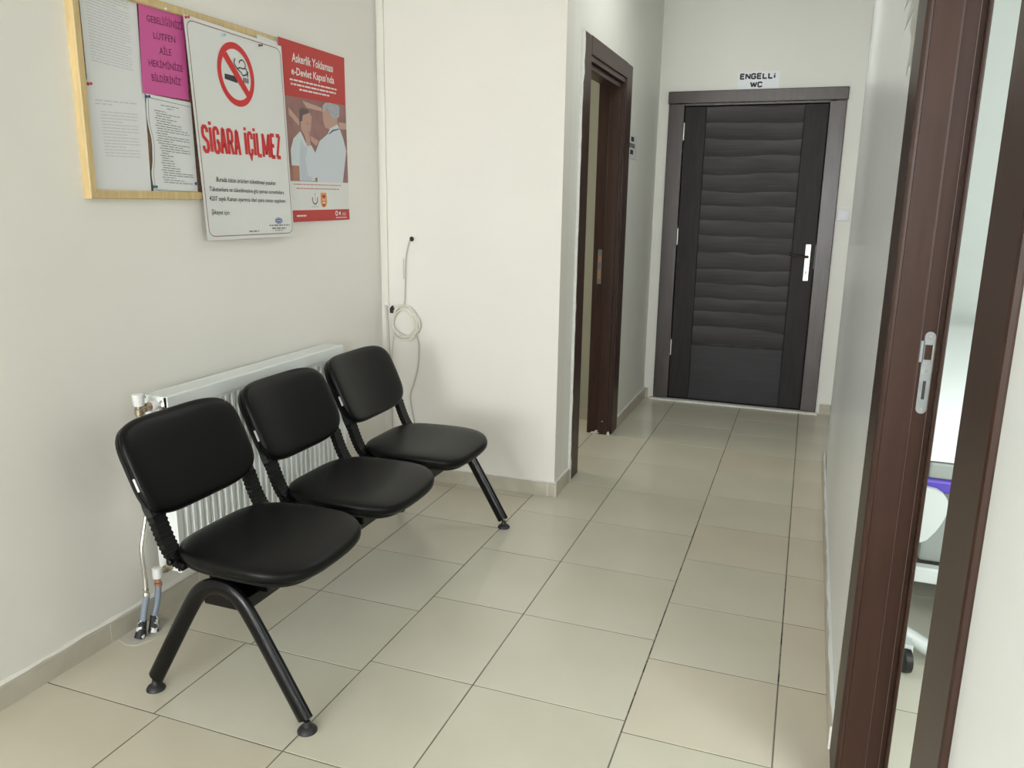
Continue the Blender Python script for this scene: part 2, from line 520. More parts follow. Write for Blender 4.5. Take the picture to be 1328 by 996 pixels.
XA, XB, XCc, XD, XE = -1.582, -1.1747, -0.827, -0.3641, 0.0302
P1, P2, P3 = 0.39447, 0.45264, 0.39062
Y1, Y2, Y3 = 1.8990, 1.9574, 1.9073
k = -11
while Y1 + k * P1 < 3.55:
    y0, y1 = Y1 + k * P1, min(Y1 + (k + 1) * P1, 3.555)
    if y1 > -2.6:
        y0 = max(y0, -2.6)
        xa = XA - 0.022 if k == -1 else XA
        tile(LW(y0), xa, y0, y1, True)
        tile(xa, XB, y0, y1, k in (-2, 2, 3))
    k += 1
k = -11
while Y2 + k * P2 < YE:
    y0, y1 = Y2 + k * P2, min(Y2 + (k + 1) * P2, YE + 0.06)
    if y1 > -2.6:
        y0 = max(y0, -2.6)
        tile(XB, XCc, y0, y1)
        tile(XCc, XD, y0, y1)
        if y0 > 3.3:
            for c0 in range(3):
                tile(XB - 0.45 * (c0 + 1), XB - 0.45 * c0, max(y0, 3.56), min(y1, 5.0))
    k += 1
k = -12
while Y3 + k * P3 < YE:
    y0, y1 = Y3 + k * P3, min(Y3 + (k + 1) * P3, YE + 0.06)
    if y1 > -2.6:
        y0 = max(y0, -2.6)
        tile(XD, XE, y0, y1, k % 3 == 0, 0.0042)
        tile(XE, 0.24 if y0 > 4.5 else 0.20, y0, y1, True)
        if 0.1 < y0 < 4.9:
            for c0 in range(6):
                tile(0.20 + 0.42 * c0, 0.20 + 0.42 * (c0 + 1), y0, y1)
    k += 1
# black dirt caught in the two widest joints
q = MB()
rs = random.Random(5)
for xj, ya, yb_, nq in ((XD, 1.9, 3.6, 34), (XE, 1.9, 3.3, 16)):
    for i in range(nq):
        y0 = rs.uniform(ya, yb_)
        y1 = y0 + rs.choice((0.008, 0.012, 0.02, 0.045))
        wd = rs.uniform(0.0012, 0.0026)
        q.add([(xj - wd, y0, 0.00035), (xj + wd * 0.8, y0 + 0.002, 0.00035), (xj + wd, y1, 0.00035), (xj - wd * 0.7, y1 - 0.003, 0.00035)], [(0, 1, 2, 3)])
q.build('joint_dirt', 'black', floor, False)['kind'] = 'stuff'
# cement patch round the heating pipes
cp = [(-2.00, 1.76), (-1.95, 1.745), (-1.915, 1.755), (-1.895, 1.80), (-1.885, 1.85), (-1.91, 1.90), (-1.95, 1.93), (-2.00, 1.91)]
MB().extrude([(x, y, -0.0012) for x, y in cp], (0, 0, 0.0024)).build('cement_patch', 'cement', floor, False)

# ------------------------------------------------------------------ baseboards made of cut tiles


def baseboard(name, a, b_, n, h=0.07, t=0.012, first=None, length=0.40, bead='white_caulk'):
    """a->b_ is the wall line, n the unit normal into the room"""
    root = thing(name, None, None, (a[0], a[1], 0), kind='structure')
    A, B_, N = Vector((*a, 0)), Vector((*b_, 0)), Vector((*n, 0))
    L = (B_ - A).length
    D = (B_ - A) / L
    s = 0.0
    e = first if first else length
    while s < L - 1e-4:
        e = min(e, L)
        g = 0.0016
        p0, p1 = A + D * (s + g), A + D * (e - g)
        hh = h + random.uniform(-0.0015, 0.0015)
        q = MB()
        pr = [p0 + N * 0.0, p1 + N * 0.0, p1 + N * t, p0 + N * t]
        up = Vector((0, 0, hh))
        ch = Vector((0, 0, hh - 0.003))
        q.add([pr[0], pr[1], pr[2], pr[3], pr[0] + up, pr[1] + up, p1 + N * (t - 0.003) + up, p0 + N * (t - 0.003) + up, pr[2] + ch, pr[3] + ch],
              [(0, 1, 2, 3), (4, 5, 6, 7), (3, 2, 8, 9), (9, 8, 6, 7), (0, 3, 9, 7, 4), (1, 2, 8, 6, 5), (0, 1, 5, 4)])
        q.build('baseboard_tile', 'skirt', root, False)
        s = e
        e = s + length
    # joint filler behind the tiles, and an uneven bead of wall filler along the top
    q = MB()
    q.extrude([A, B_, B_ + N * (t - 0.0012), A + N * (t - 0.0012)], (0, 0, h - 0.004))
    q.build('joint_filler', 'white_caulk', root, False)
    q = MB()
    nn = max(4, int(L / 0.05))
    top, low = [], []
    for i in range(nn + 1):
        P = A + D * (L * i / nn)
        top.append(P + Vector((0, 0, h + 0.003 + random.uniform(0.001, 0.007))))
        low.append(P + N * (t * random.uniform(0.45, 0.98)) + Vector((0, 0, h + 0.0005)))
    base = [P - Vector((0, 0, P.z - h + 0.002)) for P in top]
    vsx = top + low + base
    fs = []
    for i in range(nn):
        fs += [(i, i + 1, nn + 2 + i, nn + 1 + i), (nn + 1 + i, nn + 2 + i, 2 * nn + 3 + i, 2 * nn + 2 + i)]
    q.add(vsx, fs)
    q.build('filler_bead', bead, root, True)
    return root


baseboard('baseboard_left', (LW(-2.6), -2.6), (LW(3.50), 3.50), (1, 0), first=4.33 - 0.40 * 10 + 0.01, bead='wall_cream')
baseboard('baseboard_middle', (LW(3.52) + 0.014, WB(-1.97)), (XC + 0.012, WB(XC)), (0, -1), first=0.16, length=0.36)
baseboard('baseboard_passage_near', (XC, 3.555), (XC, 3.775), (1, 0), length=0.3)
baseboard('baseboard_passage_far', (XC, 4.865), (XC, YE - 0.014), (1, 0), length=0.4)
baseboard('baseboard_end_left', (XC + 0.001, YE), (XC + 0.036, YE), (0, -1), length=0.5)
baseboard('baseboard_end_right', (0.160, YE), (0.234, YE), (0, -1), length=0.5)
baseboard('baseboard_right', (XR + 0.0002, 2.04), (XR + 0.006, 4.62), (-1, 0), length=0.40, t=0.013, bead='wall_gloss')
baseboard('baseboard_right_near', (XR, -2.6), (XR, 0.79), (-1, 0), length=0.40, t=0.012)

# ------------------------------------------------------------------ end door (disabled toilet)
d1 = thing('door_1', None, None, (-0.43, YE, 0), kind='structure')
cs = MB()
cs.box(-0.997, -0.889, YE - 0.022, YE, 0.012, 2.078, 0.004)
cs.build('casing_post', 'casing_end', d1)
cs = MB()
cs.box(0.036, 0.138, YE - 0.022, YE, 0.012, 2.075, 0.004)
cs.build('casing_post', 'casing_end', d1)
MB().box(-1.002, 0.143, YE - 0.030, YE, 2.078, 2.158, 0.004).build('casing_head', 'casing_end', d1)
ln = MB()
ln.box(-0.93, -0.893, YE - 0.004, YE + 0.12, 0.012, 2.09).box(0.040, 0.075, YE - 0.004, YE + 0.12, 0.012, 2.09).box(-0.93, 0.075, YE - 0.004, YE + 0.12, 2.066, 2.09)
ln.build('lining', 'casing_end', d1, False)
MB().box(-0.94, 0.085, YE + 0.06, YE + 0.13, 0.0, 2.09).build('backing', 'door_dark', d1, False)
leaf = MB().box(-0.886, 0.032, YE + 0.006, YE + 0.044, 0.022, 2.058).build('leaf', 'door_dark', d1, False)
LY = YE - 0.002
MB().box(-0.886, -0.744, LY, LY + 0.012, 0.022, 2.058, 0.002).build('stile', 'door_stile', leaf)
MB().box(-0.112, 0.032, LY, LY + 0.012, 0.022, 2.058, 0.002).build('stile', 'door_stile', leaf)
MB().box(-0.742, -0.114, LY + 0.001, LY + 0.012, 0.428, 2.058, 0.002).build('upper_panel', 'door_panel', leaf)
MB().box(-0.742, -0.114, LY + 0.001, LY + 0.012, 0.022, 0.425, 0.002).build('lower_panel', 'door_lower', leaf)
hp = MB().box(-0.028, 0.007, LY - 0.009, LY, 0.915, 1.160, 0.003).build('handle_plate', 'satin', leaf, label='pale metal handle plate')
MB().lathe([(0.010, 0), (0.010, 0.035)], (-0.012, LY - 0.009, 1.078), (0, -1, 0), 14).tube(curve([(-0.012, LY - 0.046, 1.078), (-0.05, LY - 0.050, 1.080), (-0.10, LY - 0.048, 1.085), (-0.125, LY - 0.044, 1.090)], 4), 0.009, 10).build('lever', 'brown', hp, label='brown lever')
kh = MB()
kh.lathe([(0.005, 0), (0.005, 0.0012)], (-0.012, LY - 0.009, 0.975), (0, -1, 0), 12).box(-0.0145, -0.0095, LY - 0.0102, LY - 0.009, 0.958, 0.975)
kh.build('keyhole', 'black', hp, False)
for zz in (1.84, 1.13, 0.335):
    MB().lathe([(0.006, 0), (0.006, 0.115)], (-0.8885, LY - 0.004, zz), (0, 0, 1), 10).build('hinge', 'satin', leaf, label='pale metal hinge')
MB().box(0.033, 0.040, LY - 0.006, LY + 0.01, 1.00, 1.16, 0.001).build('strike_edge', 'steel', d1)
MB().box(-1.02, 0.150, YE - 0.055, YE - 0.001, -0.001, 0.011, 0.002).build('threshold', 'white_caulk', d1)

# ------------------------------------------------------------------ left passage door opening
d2 = thing('door_2', None, None, (XC, 4.32, 0), kind='structure')
XF = XC + 0.011
MB().box(XC - 0.002, XF, 3.785, 3.935, 0.0, 2.186, 0.005).build('casing_post', 'brown_dark', d2)
MB().box(XC - 0.002, XF, 4.715, 4.86, 0.0, 2.186, 0.005).build('casing_post', 'brown_dark', d2)
MB().box(XC - 0.002, XF + 0.001, 3.93, 4.72, 2.10, 2.187, 0.004).build('casing_head', 'brown_dark', d2)
ln = MB()
ln.box(-1.215, XC + 0.004, 3.90, 3.945, 0, 2.11).box(-1.215, XC + 0.004, 4.70, 4.745, 0, 2.11)
ln.box(-1.215, XC + 0.004, 3.945, 4.70, 2.075, 2.12)
ln.build('lining', 'brown_dark', d2, False)
st = MB()
st.box(-1.150, -1.085, 3.945, 3.958, 0, 2.075, 0.003).box(-1.150, -1.085, 4.687, 4.70, 0, 2.075, 0.003).box(-1.150, -1.085, 3.945, 4.70, 2.045, 2.075, 0.003)
st.build('door_stop', 'brown_dark', d2)
sp = MB().box(-1.186, -1.160, 4.6965, 4.700, 0.935, 1.140, 0.001).build('strike_plate', 'steel', d2, label='steel strike plate')
MB().box(-1.182, -1.164, 4.6955, 4.6966, 1.065, 1.105).box(-1.182, -1.164, 4.6955, 4.6966, 0.965, 1.02).build('latch_hole', 'copper', sp, False)
# uneven white filler along the outer edge of the near casing post
q = MB()
nn = 46
pa, pb = [], []
for i in range(nn + 1):
    z = 0.002 + 2.19 * i / nn
    wv = 0.002 + 0.009 * random.random() ** 2
    if z > 1.98:
        wv += 0.024 * random.random()
    if z < 0.12:
        wv += 0.012
    pa.append((XF + 0.0012, 3.786 + wv, z))
    pb.append((XF + 0.0012, 3.780, z))
back = [(XC, p[1], p[2]) for p in pb]
q.add(pa + pb + back, [f for i in range(nn) for f in ((i, i + 1, nn + 2 + i, nn + 1 + i), (nn + 1 + i, nn + 2 + i, 2 * nn + 3 + i, 2 * nn + 2 + i))])
q.build('filler_strip', 'white_caulk', d2, False)
q = MB()
for x, z, a, bq in ((-1.075, 0.006, 0.010, 0.020), (-1.160, 0.008, 0.030, 0.008), (-1.150, 0.020, 0.012, 0.006), (-1.115, 0.085, 0.007, 0.003)):
    q.add([(x - a, 4.6862, z - bq / 2), (x, 4.6862, z - bq), (x + a, 4.6862, z), (x + a * 0.3, 4.6862, z + bq), (x - a * 0.7, 4.6862, z + bq * 0.6)], [(0, 1, 2, 3, 4)])
ch = q.build('bare_chip', 'white_caulk', d2, False)
ch['kind'] = 'stuff'

# ------------------------------------------------------------------ right door opening (into the side room)
d3 = thing('door_3', None, None, (XR, 1.40, 0), kind='structure')
XG = 0.170
for y0, y1 in ((1.842, 2.030), (0.808, 0.958)):
    MB().box(XG, XR + 0.006, y0, y1, 0.0, 2.20, 0.006).build('casing_post', 'brown', d3)
    MB().box(0.276, 0.285, y0, y1, 0.0, 2.20, 0.005).build('inner_casing_post', 'brown', d3)
MB().box(XG, XR + 0.006, 0.958, 1.842, 2.06, 2.20, 0.006).build('casing_head', 'brown', d3)
ln = MB()
ln.box(XR, 0.282, 1.862, 1.905, 0, 2.15).box(XR, 0.282, 0.895, 0.940, 0, 2.15).box(XR, 0.282, 0.94, 1.862, 2.09, 2.15)
ln.build('lining', 'brown', d3, False)
st = MB()
st.box(XR - 0.004, 0.2365, 1.848, 1.866, 0, 2.09, 0.003)
st.build('door_stop', 'brown', d3)
MB().box(XR - 0.004, 0.2365, 0.936, 0.952, 0, 2.09, 0.003).build('door_stop', 'brown', d3)
MB().box(0.2366, 0.2383, 1.8575, 1.863, 0, 2.085).build('edge_highlight', 'edge_line', d3, False)  # highlight of the rounded stop edge, painted as a paler strip
MB().box(0.2660, 0.2672, 1.8605, 1.863, 0, 2.085).build('edge_strip', 'edge_line', d3, False)
YP = 1.862


def plate_outline(cx, z0, z1, r, n=8):
    pts = [(cx + r * math.cos(a), z1 - r + r * math.sin(a)) for a in [math.pi * i / n for i in range(n + 1)]]
    pts += [(cx + r * math.cos(a), z0 + r + r * math.sin(a)) for a in [math.pi + math.pi * i / n for i in range(n + 1)]]
    return pts


PX, PZ0, PZ1 = 0.2550, 0.980, 1.158
sp = MB()
sp.extrude([(x, YP - 0.0018, z) for x, z in plate_outline(PX, PZ0, PZ1, 0.0105)], (0, 0.0018, 0))
sp.box(PX - 0.017, PX - 0.009, YP - 0.0018, YP, 1.092, 1.138)
sp = sp.build('strike_plate', 'steel', d3, False, label='zinc strike plate with rounded ends')
q = MB()
q.box(PX - 0.0075, PX + 0.0065, YP - 0.0022, YP - 0.0018, 1.098, 1.130)
q.build('latch_hole', 'brown', sp, False)
q = MB()
q.box(PX - 0.003, PX + 0.003, YP - 0.0022, YP - 0.0018, 1.012, 1.052).build('bolt_slot', 'black', sp, False)
for zz, rr in ((PZ1 - 0.010, 0.0042), (PZ0 + 0.010, 0.0038), (1.073, 0.0034)):
    MB().lathe([(rr, 0), (rr * 0.9, 0.0012)], (PX, YP - 0.0018, zz), (0, -1, 0), 12).build('screw', 'chrome', sp)
MB().box(PX + 0.0065, PX + 0.0095, YP - 0.004, YP - 0.0018, 1.100, 1.132).build('bent_lip', 'chrome', sp, False)

# ------------------------------------------------------------------ sheets on the wall
SU = {}


class Sheet:
    """flat sheet with bilinear corners TL,TR,BR,BL given as (y,z) at depth x"""

    def __init__(self, x, corners, lean=(0, 0, 0, 0)):
        self.c = [Vector((x + l, y, z)) for (y, z), l in zip(corners, lean)]

    def at(self, u, v, off=0.0):
        a, b_, c, d = self.c
        p = a * (1 - u) * (1 - v) + b_ * u * (1 - v) + c * u * v + d * (1 - u) * v
        return p + Vector((off, 0, 0))

    def paper(self, name, material, label, cat, group=None, edge=None, rag=0.0, thick=0.0006, nu=6, nv=8, bulge=0.0):
        vs, fs = [], []
        for side in (0, 1):
            for j in range(nv + 1):
                for i in range(nu + 1):
                    u, v = i / nu, j / nv
                    uu = u
                    off = 0
                    if edge:
                        e = edge(v)
                        uu = e[0] * (1 - u) + u
                        off = e[1] * (1 - u) ** 2
                    off += bulge * math.sin(math.pi * u) * math.sin(math.pi * v)
                    vs.append(self.at(uu, v, off - (thick if side else 0)))
        n = (nu + 1) * (nv + 1)
        for side in (0, 1):
            for j in range(nv):
                for i in range(nu):
                    a = side * n + j * (nu + 1) + i
                    f = (a, a + 1, a + nu + 2, a + nu + 1)
                    fs.append(f if not side else f[::-1])
        rim = [i for i in range(nu + 1)] + [j * (nu + 1) + nu for j in range(1, nv + 1)] + [nv * (nu + 1) + i for i in range(nu - 1, -1, -1)] + [j * (nu + 1) for j in range(nv - 1, 0, -1)]
        for i in range(len(rim)):
            a, b_ = rim[i], rim[(i + 1) % len(rim)]
            fs.append((a, b_, b_ + n, a + n))
        ctr = self.at(0.5, 1.0)
        root = thing(name, label, cat, tuple(ctr), group)
        MB().add(vs, fs).build('sheet', material, root, False)
        return root

    def poly(self, mb, uv, off):
        mb.add([self.at(u, v, off) for u, v in uv], [tuple(range(len(uv)))])
        return mb

    def line(self, mb, pts, w, off, closed=False, aspect=1.0):
        """polyline stroke, w in u units; aspect = height/width of sheet"""
        n = len(pts)
        P = [Vector((p[0], p[1] * aspect)) for p in pts]
        L, R_ = [], []
        for i in range(n):
            if closed:
                t = (P[(i + 1) % n] - P[i - 1])
            else:
                t = P[min(i + 1, n - 1)] - P[max(i - 1, 0)]
            t.normalize()
            nn_ = Vector((-t.y, t.x)) * w / 2
            L.append(P[i] + nn_)
            R_.append(P[i] - nn_)
        for i in range(n if closed else n - 1):
            j = (i + 1) % n
            self.poly(mb, [(q.x, q.y / aspect) for q in (L[i], R_[i], R_[j], L[j])], off)
        return mb

    def text(self, mb, s, quad, off, bold=0.0, skew=None):
        """text fitted in the uv quad TL,TR,BR,BL of its cap box"""
        vsx, fsx = text_geo(s, bold)
        xs = [p[0] for p in vsx]
        x0, x1 = min(xs), max(xs)
        y0, y1 = text_caps(s)
        a, b_, c, d = [Vector(q) for q in quad]
        out = []
        for x, y in vsx:
            s_, t = (x - x0) / (x1 - x0), 1 - (y - y0) / (y1 - y0)
            q = a * (1 - s_) * (1 - t) + b_ * s_ * (1 - t) + c * s_ * t + d * (1 - s_) * t
            out.append(self.at(q.x, q.y, off))
        mb.add(out, fsx)
        return mb


def text_geo(s, bold=0.0):
    cu = bpy.data.curves.new('lettering', 'FONT')
    cu.body = s
    cu.resolution_u = 2
    cu.offset = bold
    cu.fill_mode = 'FRONT'
    o = bpy.data.objects.new('lettering', cu)
    C.objects.link(o)
    dg = bpy.context.evaluated_depsgraph_get()
    dg.update()
    me = bpy.data.meshes.new_from_object(o.evaluated_get(dg))
    vsx = [(p.co.x, p.co.y) for p in me.vertices]
    fsx = [tuple(p.vertices) for p in me.polygons]
    bpy.data.objects.remove(o)
    bpy.data.curves.remove(cu)
    bpy.data.meshes.remove(me)
    return vsx, fsx


CAPS = []


def text_caps(s):
    if not CAPS:
        v, f = text_geo('HEX')
        CAPS.extend([0.0, max(p[1] for p in v)])
    return CAPS


def flat(verts_fn):
    pass


GL = {
 'S': [[(0.95, 0.22), (0.90, 0.08), (0.70, 0.0), (0.30, 0.0), (0.08, 0.08), (0.04, 0.26), (0.12, 0.40), (0.5, 0.50), (0.88, 0.60), (0.96, 0.76), (0.90, 0.92), (0.70, 1.0), (0.30, 1.0), (0.10, 0.92), (0.05, 0.78)]],
 'I': [[(0.5, 0), (0.5, 1)]],
 'İ': [[(0.5, 0), (0.5, 1)], [(0.5, -0.24), (0.5, -0.10)]],
 'i': [[(0.5, 0.32), (0.5, 1)], [(0.5, 0.0), (0.5, 0.18)]],
 'G': [[(0.95, 0.26), (0.88, 0.08), (0.68, 0.0), (0.32, 0.0), (0.10, 0.08), (0.05, 0.25), (0.05, 0.75), (0.10, 0.92), (0.32, 1.0), (0.68, 1.0), (0.90, 0.92), (0.95, 0.80), (0.95, 0.54)], [(0.52, 0.54), (1.0, 0.54)]],
 'C': [[(0.95, 0.28), (0.88, 0.08), (0.68, 0.0), (0.32, 0.0), (0.10, 0.08), (0.05, 0.25), (0.05, 0.75), (0.10, 0.92), (0.32, 1.0), (0.68, 1.0), (0.88, 0.92), (0.95, 0.72)]],
 'A': [[(0.02, 1.04), (0.42, -0.02)], [(0.98, 1.04), (0.58, -0.02)], [(0.36, 0.0), (0.64, 0.0)], [(0.20, 0.70), (0.80, 0.70)]],
 'R': [[(0.05, -0.03), (0.05, 1.04)], [(0.0, 0.0), (0.65, 0.0), (0.90, 0.08), (0.95, 0.25), (0.88, 0.45), (0.65, 0.52), (0.05, 0.52)], [(0.58, 0.52), (0.98, 1.04)]],
 'L': [[(0.10, -0.03), (0.10, 1.0)], [(0.0, 1.0), (1.0, 1.0)]],
 'M': [[(0.04, 1.04), (0.04, -0.03)], [(0.06, 0.0), (0.50, 0.92)], [(0.94, 0.0), (0.50, 0.92)], [(0.96, -0.03), (0.96, 1.04)]],
 'N': [[(0.05, 1.04), (0.05, -0.03)], [(0.07, 0.0), (0.93, 1.0)], [(0.95, -0.03), (0.95, 1.04)]],
 'E': [[(0.10, -0.03), (0.10, 1.03)], [(0.0, 0.0), (0.98, 0.0)], [(0.10, 0.48), (0.88, 0.48)], [(0.0, 1.0), (1.0, 1.0)]],
 'Z': [[(0.0, 0.0), (1.0, 0.0)], [(0.92, 0.0), (0.08, 1.0)], [(0.0, 1.0), (1.0, 1.0)]],
 'W': [[(0.0, -0.03), (0.27, 1.02)], [(0.27, 1.02), (0.50, 0.05)], [(0.50, 0.05), (0.73, 1.02)], [(0.73, 1.02), (1.0, -0.03)]]}
GL['Ç'] = GL['C'] + [[(0.50, 1.02), (0.56, 1.12), (0.50, 1.20), (0.36, 1.22)]]
GWID = {'I': 0.30, 'İ': 0.30, 'i': 0.30, 'M': 1.70, 'N': 1.05, 'W': 1.5}


def strokes(txt, x0, x1, gap):
    """heavy capitals: yields polylines in (x in x0..x1, t down 0..1)"""
    tot = sum(GWID.get(c, 1.0) for c in txt) + gap * (len(txt) - 1)
    k_ = (x1 - x0) / tot
    x = x0
    for c in txt:
        wd = GWID.get(c, 1.0) * k_
        for st_ in GL[c]:
            yield [(x + p_[0] * wd, p_[1]) for p_ in st_]
        x += wd + gap * k_


def dashes(sh, mb, u0, u1, v, h, off, words=(0.02, 0.06), gap=0.012, rng=None, slope=0.0):
    """a line of print too small to read: word-long strokes"""
    r = rng or random
    u = u0
    while u < u1 - 0.004:
        e = min(u + r.uniform(*words), u1)
        dv0, dv1 = slope * (u - u0), slope * (e - u0)
        sh.poly(mb, [(u, v + dv0), (e, v + dv1), (e, v + h + dv1), (u, v + h + dv0)], off)
        u = e + gap
    return mb


# notice board
nb = thing('notice_board', 'pine framed cork notice board on the left wall, half covered with papers', 'notice board', (-2.0, 2.275, 1.40))
fw = 0.026
X0, X1 = -2.012, -1.984
BY0, BY1, BZ0, BZ1 = 1.816, 2.737, 1.401, 2.010
for y0, y1, z0, z1 in ((BY0, BY0 + fw, BZ0, BZ1), (BY1 - fw, BY1, BZ0, BZ1)):
    MB().extrude([(X0, y0, z0), (X0, y1, z0), (X1, y1, z0 + (fw if y0 != BY0 else 0)), (X1, y0, z0 + (0 if y0 != BY0 else 0))], (0, 0, 0.0001))
for pts in ([(BY0, BZ0), (BY0 + fw, BZ0 + fw), (BY0 + fw, BZ1 - fw), (BY0, BZ1)],
            [(BY1, BZ0), (BY1, BZ1), (BY1 - fw, BZ1 - fw), (BY1 - fw, BZ0 + fw)],
            [(BY0, BZ0), (BY1, BZ0), (BY1 - fw, BZ0 + fw), (BY0 + fw, BZ0 + fw)],
            [(BY0, BZ1), (BY0 + fw, BZ1 - fw), (BY1 - fw, BZ1 - fw), (BY1, BZ1)]):
    q = MB()
    n = len(pts)
    cy, cz = sum(p[0] for p in pts) / n, sum(p[1] for p in pts) / n
    q.add([(X0, y, z) for y, z in pts] + [(X1 - 0.004, y, z) for y, z in pts] + [(X1, y + (0.003 if y < cy else -0.003) * (abs(y - cy) < 0.05), z + (0.003 if z < cz else -0.003) * (abs(z - cz) < 0.05)) for y, z in pts],
          [tuple(range(n)), tuple(range(2 * n, 3 * n))] + [(i, (i + 1) % n, n + (i + 1) % n, n + i) for i in range(n)] + [(n + i, n + (i + 1) % n, 2 * n + (i + 1) % n, 2 * n + i) for i in range(n)])
    q.build('frame_rail', 'pine', nb, False)
MB().box(X0 - 0.002, -2.0015, BY0 + 0.01, BY1 - 0.01, BZ0 + 0.01, BZ1 - 0.01).build('cork_panel', 'cork', nb, False)

rng = random.Random(3)
# faded list, upper left
s = Sheet(-1.9985, [(1.8560, 2.0000), (2.0680, 2.0000), (2.0640, 1.7380), (1.8560, 1.7320)])
p = s.paper('paper_list', 'paper', 'white paper with faded print, uppermost beside the left frame of the notice board', 'paper')
mb = MB()
for i in range(25):
    dashes(s, mb, 0.10, rng.uniform(0.6, 0.85) if i % 4 == 3 else 0.84, 0.04 + i * 0.0305, 0.009, 0.0006, (0.05, 0.16), 0.012, rng, 0.05)
mb.build('faded_print', 'ink_grey', p, False)['kind'] = 'stuff'
# second faded sheet
s = Sheet(-1.9965, [(1.8480, 1.7348), (2.0682, 1.7445), (2.0620, 1.4236), (1.8500, 1.4215)])
p = s.paper('paper_notice', 'paper', 'blank-looking white paper with faint print, lower left on the notice board', 'paper')
mb = MB()
for v in (0.165, 0.195):
    dashes(s, mb, 0.12, 0.84 if v < 0.18 else 0.4, v, 0.011, 0.0006, (0.05, 0.16), 0.02, rng)
for i in range(15):
    dashes(s, mb, 0.19 + 0.004 * i * 0.3, rng.uniform(0.5, 0.7) if i % 4 == 3 else 0.84, 0.265 + i * 0.0285, 0.008, 0.0006, (0.05, 0.16), 0.012, rng)
mb.build('faded_print', 'ink_grey', p, False)['kind'] = 'stuff'
# form with boxed border
s = Sheet(-1.9945, [(2.0712, 1.7240), (2.2667, 1.7188), (2.2709, 1.4222), (2.0715, 1.4250)])


def form_edge(v):
    k = [(0, 0.0), (0.23, -0.02), (0.5, 0.045), (0.66, 0.03), (0.82, -0.02), (1.0, 0.0)]
    for (a, ea), (c, ec) in zip(k, k[1:]):
        if v <= c:
            t = (v - a) / (c - a)
            t = t * t * (3 - 2 * t)
            e = ea + (ec - ea) * t
            return e, 0.0
    return 0, 0


p = s.paper('paper_form', 'paper', 'white typed form with curled left edge below the pink sheet', 'paper', edge=form_edge, nv=24)
mb = MB()
lpts = [(form_edge(i / 20)[0] + 0.035 * (1 if i else 1), 0.035 + 0.945 * i / 20) for i in range(21)]
s.line(mb, lpts, 0.007, 0.0012, False, 1.5)
s.line(mb, [(0.035, 0.035), (0.97, 0.05)], 0.007, 0.0010, False, 1.5)
s.line(mb, [(0.035, 0.980), (0.99, 0.985)], 0.007, 0.0010, False, 1.5)
mb.build('border_line', 'ink_green', p, False)
mb = MB()
dashes(s, mb, 0.30, 0.70, 0.085, 0.008, 0.0008, (0.06, 0.15), 0.02, rng)
dashes(s, mb, 0.43, 0.57, 0.112, 0.008, 0.0008, (0.06, 0.15), 0.02, rng)
for i in range(30):
    v = 0.15 + i * 0.0255
    u0 = 0.14 + (0.06 if v > 0.5 else 0) + (0.03 if i % 3 else 0)
    u1 = rng.choice([0.9, 0.88, 0.5, 0.62, 0.4, 0.72])
    dashes(s, mb, u0, u1, v, 0.0075, 0.0014, (0.05, 0.16), 0.018, rng, 0.01)
mb.build('typed_print', 'ink_mid', p, False)['kind'] = 'stuff'
# pink sheet
s = Sheet(-1.9925, [(2.0697, 2.0050), (2.2601, 1.9960), (2.2569, 1.7255), (2.0574, 1.7236)])
p = s.paper('pink_notice', 'pink', 'bright pink paper with five lines of capitals on the notice board', 'notice', bulge=0.0)
mb = MB()
for t, qd in (('GEBELİĞİNİZİ', [(0.150, 0.165), (0.950, 0.120), (0.950, 0.200), (0.158, 0.232)]),
              ('LÜTFEN', [(0.276, 0.325), (0.760, 0.300), (0.764, 0.375), (0.282, 0.392)]),
              ('AİLE', [(0.391, 0.470), (0.655, 0.458), (0.656, 0.532), (0.393, 0.542)]),
              ('HEKİMİNİZE', [(0.145, 0.630), (0.896, 0.610), (0.894, 0.684), (0.150, 0.699)]),
              ('BİLDİRİNİZ', [(0.193, 0.780), (0.836, 0.768), (0.833, 0.846), (0.200, 0.853)])):
    s.text(MB(), t, qd, 0.0008, 0.0).build('lettering', 'ink_plum', p, False)
# red poster
s = Sheet(-1.9920, [(2.7500, 2.0136), (3.2380, 2.0146), (3.2440, 1.3190), (2.7500, 1.3155)], lean=(0.008, -0.0028, -0.0028, 0.008))
p = s.paper('red_poster', 'poster_white', 'red and white printed poster with a doctor photograph, right of the notice board', 'poster')
mb = MB()
s.poly(mb, [(0, 0), (1, 0), (0.995, 0.285), (0.0, 0.301)], 0.0006)
mb.build('red_print', 'red', p, False)
s.poly(MB(), [(0, 0.933), (0.997, 0.932), (1, 1), (0, 1)], 0.0006).build('red_print', 'red', p, False)
mb = MB()
s.poly(mb, [(0, 0.301), (0.995, 0.285), (0.995, 0.765), (0, 0.767)], 0.0006)
mb.build('photo_background', 'photo_bg', p, False)
for pg in ([(0.857, 0.396), (0.995, 0.394), (0.995, 0.433), (0.881, 0.436)],
           [(0.10, 0.36), (0.24, 0.42), (0.24, 0.455), (0.10, 0.40)],
           [(0.30, 0.31), (0.60, 0.33), (0.60, 0.35), (0.36, 0.345)]):
    s.poly(MB(), pg, 0.0008).build('photo_bench', 'photo_pale', p, False)
